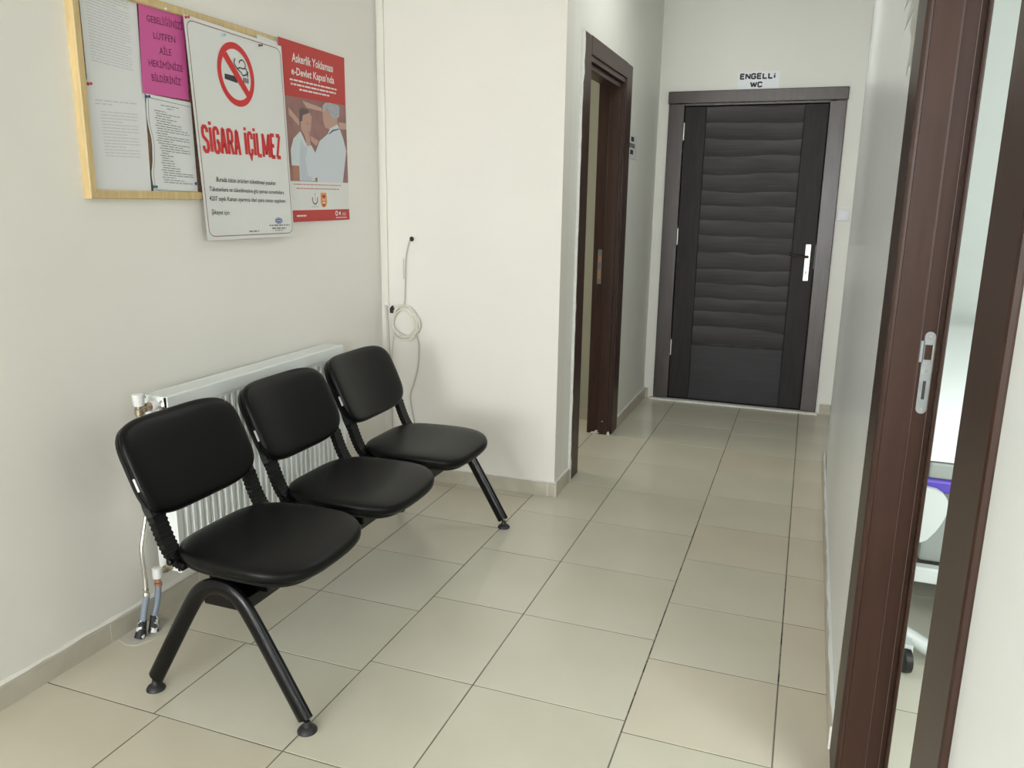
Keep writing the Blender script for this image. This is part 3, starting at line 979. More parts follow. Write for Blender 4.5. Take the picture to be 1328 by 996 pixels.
PH = [('photo_face', 'photo_skin', 0.0012, [(0.285, 0.414), (0.298, 0.388), (0.396, 0.366), (0.431, 0.393), (0.42, 0.443), (0.39, 0.498), (0.36, 0.52), (0.32, 0.51), (0.266, 0.471), (0.264, 0.423)]),
      ('photo_hair', 'photo_hair', 0.0014, [(0.247, 0.430), (0.252, 0.367), (0.295, 0.350), (0.379, 0.354), (0.396, 0.372), (0.34, 0.383), (0.298, 0.392), (0.285, 0.425)]),
      ('photo_shirt', 'photo_shirt', 0.0010, [(0.253, 0.483), (0.15, 0.529), (0.104, 0.592), (0.108, 0.679), (0.217, 0.679), (0.216, 0.763), (0.453, 0.763), (0.42, 0.66), (0.36, 0.56), (0.32, 0.54), (0.286, 0.508)]),
      ('photo_arm', 'photo_skin_dark', 0.0012, [(0.113, 0.681), (0.217, 0.679), (0.216, 0.764), (0.129, 0.765)]),
      ('photo_forearm', 'photo_skin', 0.0012, [(0.395, 0.50), (0.525, 0.525), (0.484, 0.557), (0.406, 0.531)]),
      ('photo_neck', 'photo_skin', 0.0012, [(0.601, 0.343), (0.675, 0.315), (0.712, 0.35), (0.776, 0.376), (0.846, 0.366), (0.842, 0.42), (0.716, 0.45), (0.637, 0.44), (0.608, 0.402)]),
      ('photo_grey_hair', 'photo_grey_hair', 0.0014, [(0.604, 0.318), (0.65, 0.296), (0.731, 0.290), (0.850, 0.293), (0.888, 0.305), (0.875, 0.362), (0.800, 0.380), (0.745, 0.372), (0.712, 0.35), (0.685, 0.322), (0.62, 0.350)]),
      ('photo_coat', 'photo_coat', 0.0016, [(0.842, 0.41), (0.716, 0.44), (0.676, 0.475), (0.538, 0.525), (0.462, 0.597), (0.409, 0.555), (0.354, 0.56), (0.31, 0.637), (0.338, 0.729), (0.422, 0.75), (0.48, 0.739), (0.477, 0.766), (0.898, 0.765), (0.978, 0.567), (0.93, 0.49), (0.88, 0.441)]),
      ('photo_hand', 'photo_skin', 0.0018, [(0.306, 0.485), (0.389, 0.507), (0.399, 0.558), (0.341, 0.563), (0.326, 0.535)]),
      ('photo_collar', 'navy', 0.0018, [(0.686, 0.475), (0.756, 0.448), (0.867, 0.434), (0.869, 0.439), (0.769, 0.455), (0.692, 0.479)])]
for nm, mt, off, pg in PH:
    s.poly(MB(), pg, off).build(nm, mt, p, False)
s.poly(MB(), [(0.30, 0.56), (0.36, 0.575), (0.33, 0.64), (0.345, 0.71), (0.40, 0.75), (0.40, 0.764), (0.235, 0.764), (0.225, 0.64), (0.25, 0.53)], 0.0013).build('photo_shirt_placket', 'photo_shirt_shade', p, False)
mb = MB()
s.poly(mb, [(0.345, 0.432), (0.375, 0.430), (0.375, 0.437), (0.345, 0.439)], 0.0018)
s.poly(mb, [(0.395, 0.431), (0.415, 0.430), (0.415, 0.437), (0.395, 0.438)], 0.0018)
s.poly(mb, [(0.365, 0.481), (0.405, 0.480), (0.403, 0.487), (0.368, 0.488)], 0.0018)
mb.build('photo_features', 'photo_skin_dark', p, False)['kind'] = 'stuff'
mb = MB()
s.text(mb, 'Askerlik Yoklaması', [(0.180, 0.062), (0.801, 0.062), (0.796, 0.106), (0.175, 0.108)], 0.0012, 0.018)
s.text(mb, "e-Devlet Kapısı'nda", [(0.165, 0.139), (0.816, 0.131), (0.811, 0.172), (0.161, 0.178)], 0.0012, 0.018)
mb.build('heading', 'white_print', p, False)
mb = MB()
for u0, u1, v in ((0.134, 0.848, 0.203), (0.147, 0.833, 0.226), (0.266, 0.722, 0.248)):
    dashes(s, mb, u0, u1, v, 0.009, 0.0012, (0.02, 0.09), 0.010, rng, -0.006)
dashes(s, mb, 0.15, 0.29, 0.961, 0.009, 0.0012, (0.03, 0.05), 0.004, rng)
dashes(s, mb, 0.877, 0.938, 0.955, 0.004, 0.0012, (0.02, 0.03), 0.004, rng)
dashes(s, mb, 0.868, 0.937, 0.966, 0.004, 0.0012, (0.02, 0.03), 0.004, rng)
dashes(s, mb, 0.760, 0.949, 0.981, 0.005, 0.0012, (0.03, 0.05), 0.004, rng)
mb.build('small_print', 'white_print', p, False)['kind'] = 'stuff'
mb = MB()
ring = lambda cu_, cv, ru, rv, a0, a1, n=14: [(cu_ + ru * math.cos(math.radians(a0 + (a1 - a0) * i / n)), cv + rv * math.sin(math.radians(a0 + (a1 - a0) * i / n))) for i in range(n + 1)]
s.line(mb, ring(0.774, 0.957, 0.018, 0.012, 0, 360), 0.010, 0.0012, False, 1.4)
s.poly(mb, ring(0.832, 0.957, 0.018, 0.011, 60, 300), 0.0012)
mb.build('white_emblem', 'white_print', p, False)['kind'] = 'stuff'
mb = MB()
dashes(s, mb, 0.129, 0.876, 0.781, 0.006, 0.0008, (0.02, 0.07), 0.006, rng)
dashes(s, mb, 0.162, 0.831, 0.804, 0.007, 0.0008, (0.02, 0.07), 0.006, rng)
mb.build('pale_print', 'ink_pink', p, False)['kind'] = 'stuff'
mb = MB()
s.line(mb, ring(0.433, 0.868, 0.040, 0.030, -20, 200), 0.012, 0.0008, False, 1.4)
s.line(mb, [(0.435, 0.833), (0.434, 0.846)], 0.008, 0.0008, False, 1.4)
mb.build('crescent_emblem', 'ink_border', p, False)
mb = MB()
s.line(mb, [(0.438, 0.852), (0.432, 0.866), (0.440, 0.880)], 0.008, 0.0008, False, 1.4)
dashes(s, mb, 0.373, 0.491, 0.911, 0.005, 0.0008, (0.02, 0.04), 0.004, rng)
mb.build('green_print', 'pin_pale', p, False)['kind'] = 'stuff'
s.poly(MB(), [(0.523, 0.831), (0.614, 0.830), (0.623, 0.889), (0.603, 0.911), (0.566, 0.920), (0.535, 0.912), (0.521, 0.889)], 0.0008).build('shield_emblem', 'orange_print', p, False)
mb = MB()
s.poly(mb, [(0.541, 0.845), (0.600, 0.844), (0.595, 0.863), (0.570, 0.876), (0.547, 0.863)], 0.0012)
s.poly(mb, [(0.545, 0.897), (0.597, 0.897), (0.585, 0.909), (0.567, 0.914), (0.55, 0.909)], 0.0012)
mb.build('shield_charge', 'red', p, False)['kind'] = 'stuff'
mb = MB()
s.line(mb, [(0.552, 0.862), (0.571, 0.878), (0.590, 0.862)], 0.009, 0.0016, False, 1.4)
s.line(mb, [(0.552, 0.892), (0.590, 0.892)], 0.009, 0.0016, False, 1.4)
mb.build('shield_mark', 'white_print', p, False)['kind'] = 'stuff'

# no smoking poster
AS = 1.39
s = Sheet(-1.9760, [(2.2405, 1.9884), (2.7587, 1.9796), (2.7816, 1.2612), (2.2785, 1.2628)], lean=(0, 0, 0.004, 0.004))
p = s.paper('no_smoking_poster', 'poster_white', 'large white no smoking poster with red crossed-out cigarette, pinned over the notice board', 'poster', thick=0.0010)
bord = []
for cx, cy, a0 in ((0.925, 0.052, -90), (0.925, 0.948, 0), (0.075, 0.948, 90), (0.075, 0.052, 180)):
    bord += [(cx + 0.055 * math.cos(math.radians(a0 + 90 * i / 5)), cy + 0.034 * math.sin(math.radians(a0 + 90 * i / 5))) for i in range(6)]
s.line(MB(), bord, 0.005, 0.0008, True, AS).build('border_line', 'ink_border', p, False)
CU, CV, RO, RI = 0.457, 0.2045, 0.191, 0.152
mb = MB()
n = 48
for i in range(n):
    a0, a1 = 2 * math.pi * i / n, 2 * math.pi * (i + 1) / n
    s.poly(mb, [(CU + RI * math.cos(a0), CV + RI * math.sin(a0) / 1.285), (CU + RO * math.cos(a0), CV + RO * math.sin(a0) / 1.285), (CU + RO * math.cos(a1), CV + RO * math.sin(a1) / 1.285), (CU + RI * math.cos(a1), CV + RI * math.sin(a1) / 1.285)], 0.0012)
s.poly(mb, [(0.372, 0.108), (0.592, 0.280), (0.558, 0.306), (0.330, 0.131)], 0.0014)
mb.build('prohibition_ring', 'bright_red', p, False)
mb = MB()
s.poly(mb, [(0.335, 0.211), (0.462, 0.212), (0.462, 0.243), (0.332, 0.236)], 0.0010)
for u in (0.535, 0.556, 0.577):
    s.poly(mb, [(u - 0.006, 0.209), (u + 0.006, 0.209), (u + 0.004, 0.233), (u - 0.008, 0.233)], 0.0010)
for pts in ([(0.458, 0.128), (0.445, 0.150), (0.470, 0.172), (0.505, 0.166), (0.52, 0.168), (0.552, 0.164), (0.562, 0.143), (0.532, 0.127), (0.499, 0.139), (0.503, 0.146)],
            [(0.472, 0.174), (0.512, 0.189), (0.525, 0.199), (0.550, 0.196), (0.574, 0.187), (0.570, 0.168), (0.556, 0.164)],
            [(0.583, 0.175), (0.580, 0.190), (0.577, 0.203)]):
    s.line(mb, [(q.x, q.y) for q in curve([(a, b_, 0) for a, b_ in pts], 4)], 0.009, 0.0010, False, AS)
mb.build('cigarette', 'ink', p, False)
mb = MB()
def headline(txt, u0, u1, vt0, vt1, vb0, vb1, w_, nm, sl):
    """each word: cap line vt0..vt1, base line vb0..vb1, slanted by sl"""
    mb = MB()
    for pl_ in strokes(txt, u0, u1, 0.46):
        out_ = []
        for u, t in pl_:
            f_ = (u - u0) / (u1 - u0)
            tp_, bt_ = vt0 + (vt1 - vt0) * f_, vb0 + (vb1 - vb0) * f_
            out_.append((u + sl * (t - 0.5) * 0.5, tp_ + (bt_ - tp_) * t))
        s.line(mb, out_, w_, 0.0010, False, AS)
    mb.build(nm, 'bright_red', p, False)


headline('SİGARA', 0.055, 0.425, 0.473, 0.474, 0.585, 0.582, 0.027, 'heading', 0.0)
headline('İÇİLMEZ', 0.487, 0.895, 0.474, 0.466, 0.580, 0.578, 0.027, 'heading', 0.0)

mb = MB()
s.text(mb, 'Burada tütün ürünleri tüketilmesi yasaktır.', [(0.150, 0.700), (0.817, 0.705), (0.813, 0.725), (0.144, 0.722)], 0.0010, 0.008)
s.text(mb, 'Tüketenlere ve tüketilmesine göz yuman sorumlulara', [(0.066, 0.747), (0.901, 0.752), (0.902, 0.771), (0.063, 0.768)], 0.0010, 0.008)
s.text(mb, '4207 sayılı Kanun uyarınca idari para cezası uygulanır.', [(0.057, 0.791), (0.919, 0.798), (0.924, 0.816), (0.056, 0.812)], 0.0010, 0.008)
s.text(mb, 'Şikayet için:', [(0.065, 0.855), (0.253, 0.860), (0.251, 0.880), (0.062, 0.876)], 0.0010, 0.008)
mb.build('body_text', 'ink', p, False)['kind'] = 'stuff'
mb = MB()
s.poly(mb, ring(0.812, 0.9135, 0.046, 0.0165, 0, 345, 20), 0.0008)
mb.build('oval_emblem', 'blue_print', p, False)
mb = MB()
s.line(mb, ring(0.812, 0.9135, 0.036, 0.012, 0, 360, 14), 0.003, 0.0012, False, AS)
s.line(mb, [(0.788, 0.9135), (0.836, 0.9135)], 0.006, 0.0012, False, AS)
mb.build('emblem_mark', 'white_print', p, False)['kind'] = 'stuff'
mb = MB()
for u0, u1, v, h in ((0.690, 0.947, 0.934, 0.007), (0.719, 0.902, 0.950, 0.007), (0.758, 0.866, 0.9625, 0.004), (0.447, 0.560, 0.961, 0.007)):
    dashes(s, mb, u0, u1, v, h, 0.0010, (0.015, 0.06), 0.010, rng)
mb.build('small_print', 'ink_mid', p, False)['kind'] = 'stuff'

# corner of another paper behind the poster, over the frame
s = Sheet(-1.9805, [(2.62, 1.997), (2.742, 1.991), (2.742, 1.90), (2.62, 1.90)])
s.paper('blank_paper', 'paper', 'blank white paper whose corner shows behind the top right of the no smoking poster', 'paper')


def pin(y, z, x, material, label):
    t = thing('push_pin', label, 'pin', (x, y, z), 'push pins on the notice board')
    MB().lathe([(0.0045, 0.0), (0.005, 0.002), (0.0025, 0.004), (0.0025, 0.010), (0.0042, 0.012), (0.0042, 0.014), (0.001, 0.0145)], (x, y, z), (1, 0, 0), 12).build('head', material, t)
    MB().tube([(x - 0.008, y, z), (x + 0.001, y, z)], 0.0006, 6).build('needle', 'steel', t)


pin(1.8545, 1.7240, -1.9962, 'pin_red', 'red push pin between the two faded papers beside the left frame')
pin(2.0700, 1.7150, -1.9935, 'pin_blue', 'dark blue push pin just below the lower left corner of the pink sheet')
pin(2.2480, 1.9800, -1.9745, 'pin_red', 'red push pin at the upper right corner of the pink sheet')
pin(2.0690, 1.4405, -1.9925, 'pin_teal', 'teal push pin at the lower left corner of the typed form')
pin(2.1680, 1.9885, -1.9915, 'white_plastic', 'white push pin at the top of the pink sheet')
pin(2.4196, 1.9575, -1.9748, 'pin_pale', 'pale blue push pin above the crossed-out cigarette on the white poster')
pin(2.6218, 1.9587, -1.9748, 'pin_violet', 'dark violet push pin at the upper right of the no smoking poster')
pin(2.2605, 1.4550, -1.9930, 'pin_blue', 'dark blue push pin at the lower right of the typed form')

# ------------------------------------------------------------------ trunking, cables on the middle wall
yb = WB(-1.9)
tk = thing('cable_trunking', 'slim cream plastic cable trunking running up the corner left of the cable coil', 'trunking', (-1.965, yb, 0.90))
MB().box(-1.981, -1.953, yb - 0.014, yb + 0.001, 0.905, ZC, 0.003).build('cover', 'trunking', tk)
MB().box(-1.979, -1.949, yb - 0.016, yb + 0.001, 0.893, 0.906, 0.003).build('end_cap', 'white_plastic', tk)
MB().tube(curve([(-1.972, yb - 0.008, 0.895), (-1.970, yb - 0.006, 0.80), (-1.962, yb - 0.006, 0.60), (-1.955, yb - 0.006, 0.35), (-1.950, yb - 0.006, 0.10)], 6), 0.0028, 6).build('loose_cable', 'cable', tk)
MB().tube(curve([(-1.962, yb - 0.008, 0.895), (-1.958, yb - 0.006, 0.78), (-1.952, yb - 0.006, 0.62), (-1.945, yb - 0.006, 0.35), (-1.94, yb - 0.006, 0.10)], 6), 0.0020, 6).build('loose_cable', 'cable_grey', tk)

yw = yb - 0.009
cc = thing('cable_coil', 'coiled ivory cable hanging on the wall below the black hole', 'cable', (-1.865, yw, 0.72))
mb = MB()
rg = random.Random(11)
path = []
N = 26
turns = 5
for i in range(N * turns + 1):
    a = 2 * math.pi * i / N + 1.4
    tr_ = i / N
    rx = 0.071 + 0.008 * math.sin(tr_ * 2.3 + 1) + 0.006 * math.sin(a * 2 + tr_ * 1.7)
    rz = 0.077 + 0.009 * math.cos(tr_ * 1.9) + 0.004 * math.sin(a * 3 + tr_)
    path.append((-1.862 + 0.006 * math.sin(tr_ * 2.1) + rx * math.cos(a), yw - 0.004 - 0.004 * (tr_ % 2), 0.812 + 0.005 * math.cos(tr_ * 2.7) + rz * math.sin(a)))
mb.tube(path, 0.0043, 7)
mb.build('loops', 'cable', cc)
MB().tube(curve([(-1.831, yw + 0.004, 1.222), (-1.842, yw - 0.002, 1.18), (-1.853, yw, 1.12), (-1.857, yw, 1.02), (-1.862, yw, 0.93), (-1.866, yw - 0.004, 0.885)], 5), 0.0026, 6).build('feed_wire', 'cable_grey', cc)
MB().tube(curve([(-1.866, yw, 1.13), (-1.867, yw, 1.08), (-1.866, yw, 1.03)], 4), 0.0014, 6).build('wire_stub', 'cable_grey', cc)
MB().tube(curve([(-1.800, yw, 0.765), (-1.786, yw, 0.70), (-1.792, yw, 0.60), (-1.812, yw, 0.52), (-1.838, yw, 0.44), (-1.828, yw, 0.36), (-1.815, yw, 0.27), (-1.812, yw, 0.10)], 5), 0.0026, 6).build('hanging_wire', 'cable_grey', cc)
MB().tube(curve([(-1.925, yw, 0.76), (-1.935, yw, 0.68), (-1.942, yw, 0.58), (-1.925, yw, 0.45), (-1.895, yw, 0.36), (-1.888, yw, 0.30), (-1.905, yw, 0.22), (-1.915, yw, 0.10)], 5), 0.0016, 6).build('hanging_wire', 'cable_grey', cc)
MB().tube(curve([(-1.925, yw - 0.008, 0.772), (-1.912, yw - 0.010, 0.752), (-1.885, yw - 0.010, 0.735), (-1.868, yw - 0.010, 0.728)], 5), 0.0016, 6).build('bare_wire_end', 'brass', cc)
q = MB().box(-1.942, -1.922, yw - 0.012, yw + 0.002, 0.858, 0.885, 0.003)
q.tube([(-1.934, yw - 0.006, 0.885), (-1.925, yw - 0.008, 0.893)], 0.005, 8)
q.build('plug', 'black', cc, label='small black plug')
solo('wall_grommet', MB().lathe([(0.011, 0), (0.012, 0.003), (0.008, 0.010), (0.004, 0.012)], (-1.823, WB(-1.823) - 0.0005, 1.226), (0, -1, 0.0), 10), 'black', 'small black cable hole plug high on the wall above the cable coil', 'grommet')

# ------------------------------------------------------------------ radiator
RX0, RX1, RY0, RY1, RZ0, RZ1 = -1.982, -1.884, 1.940, 2.985, 0.172, 0.785
rad = thing('radiator', 'white ribbed panel radiator on the left wall behind the black seats', 'radiator', (-1.99, 2.46, RZ0))
q = MB()
prof = [(RY0 + 0.002, 0.0)]
npitch = 31
pitch = (RY1 - RY0 - 0.03) / npitch
for i in range(npitch):
    y = RY0 + 0.015 + i * pitch
    for fy, dx in ((0.0, 0.0), (0.36, 0.0), (0.50, -0.011), (0.86, -0.011)):
        prof.append((y + fy * pitch, dx))
prof.append((RY1 - 0.015, 0.0))
prof.append((RY1 - 0.002, 0.0))
za, zb = RZ0 + 0.045, RZ1 - 0.055
rows = [(RZ0 + 0.004, 0.0), (za, 0.0), (za + 0.022, 1.0), (zb - 0.022, 1.0), (zb, 0.0), (RZ1 - 0.006, 0.0)]
vsx = []
for z, kf in rows:
    vsx += [(RX1 - 0.004 + dx * kf, y, z) for y, dx in prof]
nP = len(prof)
q.add(vsx, [(r_ * nP + i, r_ * nP + i + 1, (r_ + 1) * nP + i + 1, (r_ + 1) * nP + i) for r_ in range(len(rows) - 1) for i in range(nP - 1)])
q.build('front_panel', 'radiator', rad, True, angle=30)
MB().box(RX1 - 0.020, RX1 - 0.001, RY0, RY1, zb + 0.008, RZ1, 0.004).build('top_rail', 'radiator', rad)
MB().box(RX1 - 0.020, RX1 - 0.001, RY0, RY1, RZ0, za - 0.008, 0.004).build('bottom_rail', 'radiator', rad)
MB().box(RX0, RX0 + 0.018, RY0 + 0.01, RY1 - 0.01, RZ0, RZ1 - 0.01, 0.004).build('rear_panel', 'radiator', rad)
MB().box(RX0 + 0.002, RX1 - 0.002, RY0, RY0 + 0.006, RZ0 + 0.004, RZ1 - 0.002, 0.002).build('side_panel', 'radiator', rad)
MB().box(RX0 + 0.002, RX1 - 0.002, RY1 - 0.006, RY1, RZ0 + 0.004, RZ1 - 0.002, 0.002).build('side_panel', 'radiator', rad)
g = MB()
for i in range(9):
    xx = RX0 + 0.012 + i * (RX1 - RX0 - 0.03) / 8
    g.box(xx - 0.0028, xx + 0.0028, RY0 + 0.004, RY1 - 0.004, RZ1 - 0.006, RZ1 - 0.002)
for i in range(27):
    yy = RY0 + 0.01 + i * (RY1 - RY0 - 0.02) / 26
    g.box(RX0 + 0.008, RX1 - 0.018, yy - 0.003, yy + 0.003, RZ1 - 0.008, RZ1 - 0.003)
g.box(RX0 + 0.004, RX0 + 0.010, RY0, RY1, RZ1 - 0.012, RZ1)
gg = g.build('top_grille', 'radiator', rad, False)
gg['kind'] = 'stuff'
fin = MB()
for i in range(npitch):
    y = RY0 + 0.02 + i * pitch
    fin.box(RX0 + 0.02, RX1 - 0.022, y, y + 0.0015, RZ0 + 0.05, RZ1 - 0.05)
ff = fin.build('convector_fins', 'radiator', rad, False)
ff['kind'] = 'stuff'
for y in (2.15, 2.78):
    MB().box(LW(y) - 0.001, RX0 + 0.001, y - 0.02, y + 0.02, 0.25, 0.70).build('wall_bracket', 'radiator', rad, False)
# pear shaped maker's badge on the end panel
bd = MB()
bp_ = [(0.014 * math.cos(a) * (1 - 0.35 * (math.sin(a) < 0) * abs(math.sin(a))), 0.026 * math.sin(a)) for a in [2 * math.pi * i / 20 for i in range(20)]]
n = len(bp_)
cx, cz = RX1 - 0.026, 0.746
bd.add([(cx + a, RY0 - 0.0002, cz + c) for a, c in bp_] + [(cx + a * 0.55, RY0 - 0.006, cz + c * 0.6) for a, c in bp_], [tuple(range(n, 2 * n))] + [(i, (i + 1) % n, n + (i + 1) % n, n + i) for i in range(n)])
bd.build('badge', 'chrome', rad, label='small chrome badge')
# upper valve
vx, vy = -1.938, 1.876
vt = MB().lathe([(0.0125, 0), (0.0135, 0.006), (0.011, 0.008), (0.011, 0.024), (0.0145, 0.026), (0.0145, 0.044), (0.011, 0.046), (0.011, 0.056)], (vx, vy, 0.712), (0, 0, 1), 14)
vt = vt.build('upper_valve', 'brass', rad, label='worn brass valve with white cap')
MB().lathe([(0.015, 0), (0.016, 0.004), (0.0195, 0.034), (0.0195, 0.038), (0.016, 0.040)], (vx, vy, 0.766), (0, 0, 1), 16).build('valve_cap', 'white_plastic', vt)
MB().lathe([(0.010, 0.0), (0.010, 0.018), (0.0145, 0.019), (0.0145, 0.034), (0.011, 0.036)], (vx, vy + 0.004, 0.754), (0, 1, 0), 14).build('valve_outlet', 'brass', vt)
MB().lathe([(0.0115, 0), (0.012, 0.002), (0.012, 0.005)], (vx, vy + 0.038, 0.754), (0, 1, 0), 14).build('red_washer', 'pin_red', vt)
MB().lathe([(0.016, 0), (0.0185, 0.004), (0.0185, 0.022), (0.016, 0.026)], (vx, vy + 0.043, 0.754), (0, 1, 0), 18).build('white_nut', 'white_plastic', vt)
# lower valve
wx_, wy_ = -1.930, 1.880
vl = MB().lathe([(0.010, 0), (0.012, 0.002), (0.012, 0.014), (0.009, 0.016), (0.009, 0.034)], (wx_, wy_, 0.146), (0, 0, 1), 12)
vl = vl.build('lower_valve', 'copper', rad, label='copper coloured lower valve with white cap')
MB().lathe([(0.016, 0), (0.017, 0.004), (0.017, 0.034), (0.014, 0.036)], (wx_, wy_, 0.178), (0, 0, 1), 14).build('valve_cap', 'white_plastic', vl)
MB().lathe([(0.010, 0.0), (0.010, 0.030), (0.013, 0.031), (0.013, 0.062)], (wx_, wy_ + 0.004, 0.192), (0, 1, 0), 12).build('valve_outlet', 'brass', vl)
# pipes down to the floor
MB().tube(curve([(vx, vy, 0.715), (vx, vy, 0.55), (vx, vy - 0.006, 0.43), (vx, vy - 0.030, 0.345), (vx, vy - 0.043, 0.29), (vx, vy - 0.040, 0.20), (vx, vy - 0.042, 0.145)], 6), 0.0075, 10).build('supply_pipe', 'chrome', rad)
MB().lathe([(0.009, 0), (0.0105, 0.003), (0.0105, 0.012), (0.0085, 0.015), (0.0085, 0.020), (0.010, 0.022), (0.010, 0.028)], (vx, vy - 0.042, 0.128), (0, 0, 1), 12).build('pipe_union', 'chrome', rad)
MB().tube([(vx, vy - 0.042, 0.130), (vx - 0.001, vy - 0.066, 0.050)], 0.0105, 10).build('pipe_sleeve', 'pipe_grey', rad)
MB().tube(curve([(wx_, wy_, 0.148), (wx_, wy_ - 0.010, 0.10), (wx_, wy_ - 0.030, 0.050)], 4), 0.0105, 10).build('pipe_sleeve', 'pipe_grey', rad)
MB().tube([(vx - 0.001, vy - 0.065, 0.056), (vx - 0.002, vy - 0.082, 0.002)], 0.0125, 10, radii=[1.0, 1.45]).build('taped_end', 'taped', rad)
MB().tube([(wx_, wy_ - 0.029, 0.056), (wx_ + 0.002, wy_ - 0.040, 0.002)], 0.0125, 10, radii=[1.0, 1.35]).build('taped_end', 'taped', rad)

# ------------------------------------------------------------------ three seat bench
YL0, YL1 = 1.597, 3.096
bench = thing('waiting_bench', 'black three-seat waiting bench with padded leatherette seats in front of the radiator', 'bench', (-1.42, 2.3465, 0))
bm_ = MB()
bm_.box(-1.485, -1.345, YL0 + 0.004, YL1 - 0.004, 0.312, 0.352, 0.004)
bm_.build('beam', 'black_paint', bench)
for yl in (YL0, YL1):
    pts = curve([(-1.680, yl, 0.040), (-1.610, yl, 0.160), (-1.535, yl, 0.288), (-1.495, yl, 0.345), (-1.452, yl, 0.372), (-1.405, yl, 0.374), (-1.360, yl, 0.350), (-1.322, yl, 0.300), (-1.250, yl, 0.180), (-1.166, yl, 0.036)], 5)
    lg = MB().tube(pts, 0.0150, 14, 0.0250, up=(0, 1, 0)).build('leg_frame', 'black_paint', bench)
    for fx in (-1.684, -1.162):
        MB().lathe([(0.027, 0.0), (0.027, 0.004), (0.022, 0.011), (0.012, 0.016), (0.009, 0.030)], (fx, yl, 0.0), (0, 0, 1), 18).build('foot_pad', 'rubber', lg)


def cushion(a, bb, t_top, t_bot, n, fn, na=56, nr=9, p=3.2):
    """puffy pad over a superellipse outline; fn maps local (s,t,d) to world"""
    vs_, fs_ = [], []

    def outline(i):
        th = 2 * math.pi * i / na
        c_, s_ = math.cos(th), math.sin(th)
        return a * math.copysign(abs(c_) ** (2 / n), c_), bb * math.copysign(abs(s_) ** (2 / n), s_)
    vs_.append(fn(0, 0, t_top))
    rs = [math.sin(math.pi / 2 * k_ / nr) for k_ in range(1, nr + 1)]
    for r in rs:
        d = t_top * max(0.0, 1 - r ** (p * 1.6)) ** (1 / p)
        for i in range(na):
            x, y = outline(i)
            vs_.append(fn(x * r, y * r, d))
    for sc, d in ((0.995, -t_bot * 0.55), (0.97, -t_bot * 0.9), (0.90, -t_bot), (0.5, -t_bot)):
        for i in range(na):
            x, y = outline(i)
            vs_.append(fn(x * sc, y * sc, d))
    vs_.append(fn(0, 0, -t_bot))
    for i in range(na):
        fs_.append((0, 1 + i, 1 + (i + 1) % na))
    tot = nr + 4
    for k_ in range(tot - 1):
        for i in range(na):
            fs_.append((1 + k_ * na + i, 1 + k_ * na + (i + 1) % na, 1 + (k_ + 1) * na + (i + 1) % na, 1 + (k_ + 1) * na + i))
    last = 1 + tot * na
    for i in range(na):
        fs_.append((last, 1 + (tot - 1) * na + (i + 1) % na, 1 + (tot - 1) * na + i))
    return MB().add(vs_, fs_)


CY = [1.790, 2.297, 2.805]
Y0 = CY[0]
tilt = math.atan2(0.105, 0.235)


def back_fn(s_, t, d):
    # s_ along the bench, t up the back, d towards the sitter
    d2 = d + 0.55 * s_ * s_ - 0.25 * max(0, t) ** 2
    t2 = t
    bx, bz = -1.684, 0.668
    return (bx - t2 * math.sin(tilt) + d2 * math.cos(tilt), Y0 + s_, bz + t2 * math.cos(tilt) + d2 * math.sin(tilt))


def seat_fn(s_, t, d):
    # t towards the front
    f = t / 0.212
    z = 0.450 + d
    z -= 0.015 * max(0.0, f - 0.25) ** 2 / 0.56
    z += 0.010 * max(0.0, -f - 0.4)
    z += 0.14 * s_ * s_ * (1 if abs(s_) < 0.2 else 1) - 0.006
    wsc = 1.0 - 0.05 * max(0, -f)
    return (-1.390 + t, Y0 + s_ * wsc, z)


seat_m = cushion(0.232, 0.219, 0.020, 0.022, 3.4, seat_fn)
back_m = cushion(0.230, 0.145, 0.022, 0.012, 4.2, back_fn)
shell_m = cushion(0.226, 0.141, 0.002, 0.022, 4.2, lambda a_, b2, d: back_fn(a_, b2, d - 0.013))
pan_m = cushion(0.222, 0.200, 0.002, 0.014, 4.0, lambda a_, b2, d: seat_fn(a_, b2, d - 0.022))
rim_m = MB()
parts = [('seat', seat_m, 'leather'), ('backrest', back_m, 'leather')]
meshes = {}
org = ORIG[bench.name]
for nm, mb_, mt in (('seat', seat_m, 'leather'), ('backrest', back_m, 'leather'), ('backrest_shell', shell_m, 'black_plastic'), ('seat_pan', pan_m, 'black_plastic')):
    meshes[nm] = mb_.mesh(nm, mt, org, True, 60)
tg = MB()
tp = [back_fn(-0.2295, -0.052, 0.001), back_fn(-0.2295, -0.014, 0.001), back_fn(-0.2295, -0.014, -0.006), back_fn(-0.2295, -0.052, -0.006)]
tg.extrude(tp, (0, -0.0022, 0))
meshes['tag'] = tg.mesh('tag', 'white_plastic', org, False)
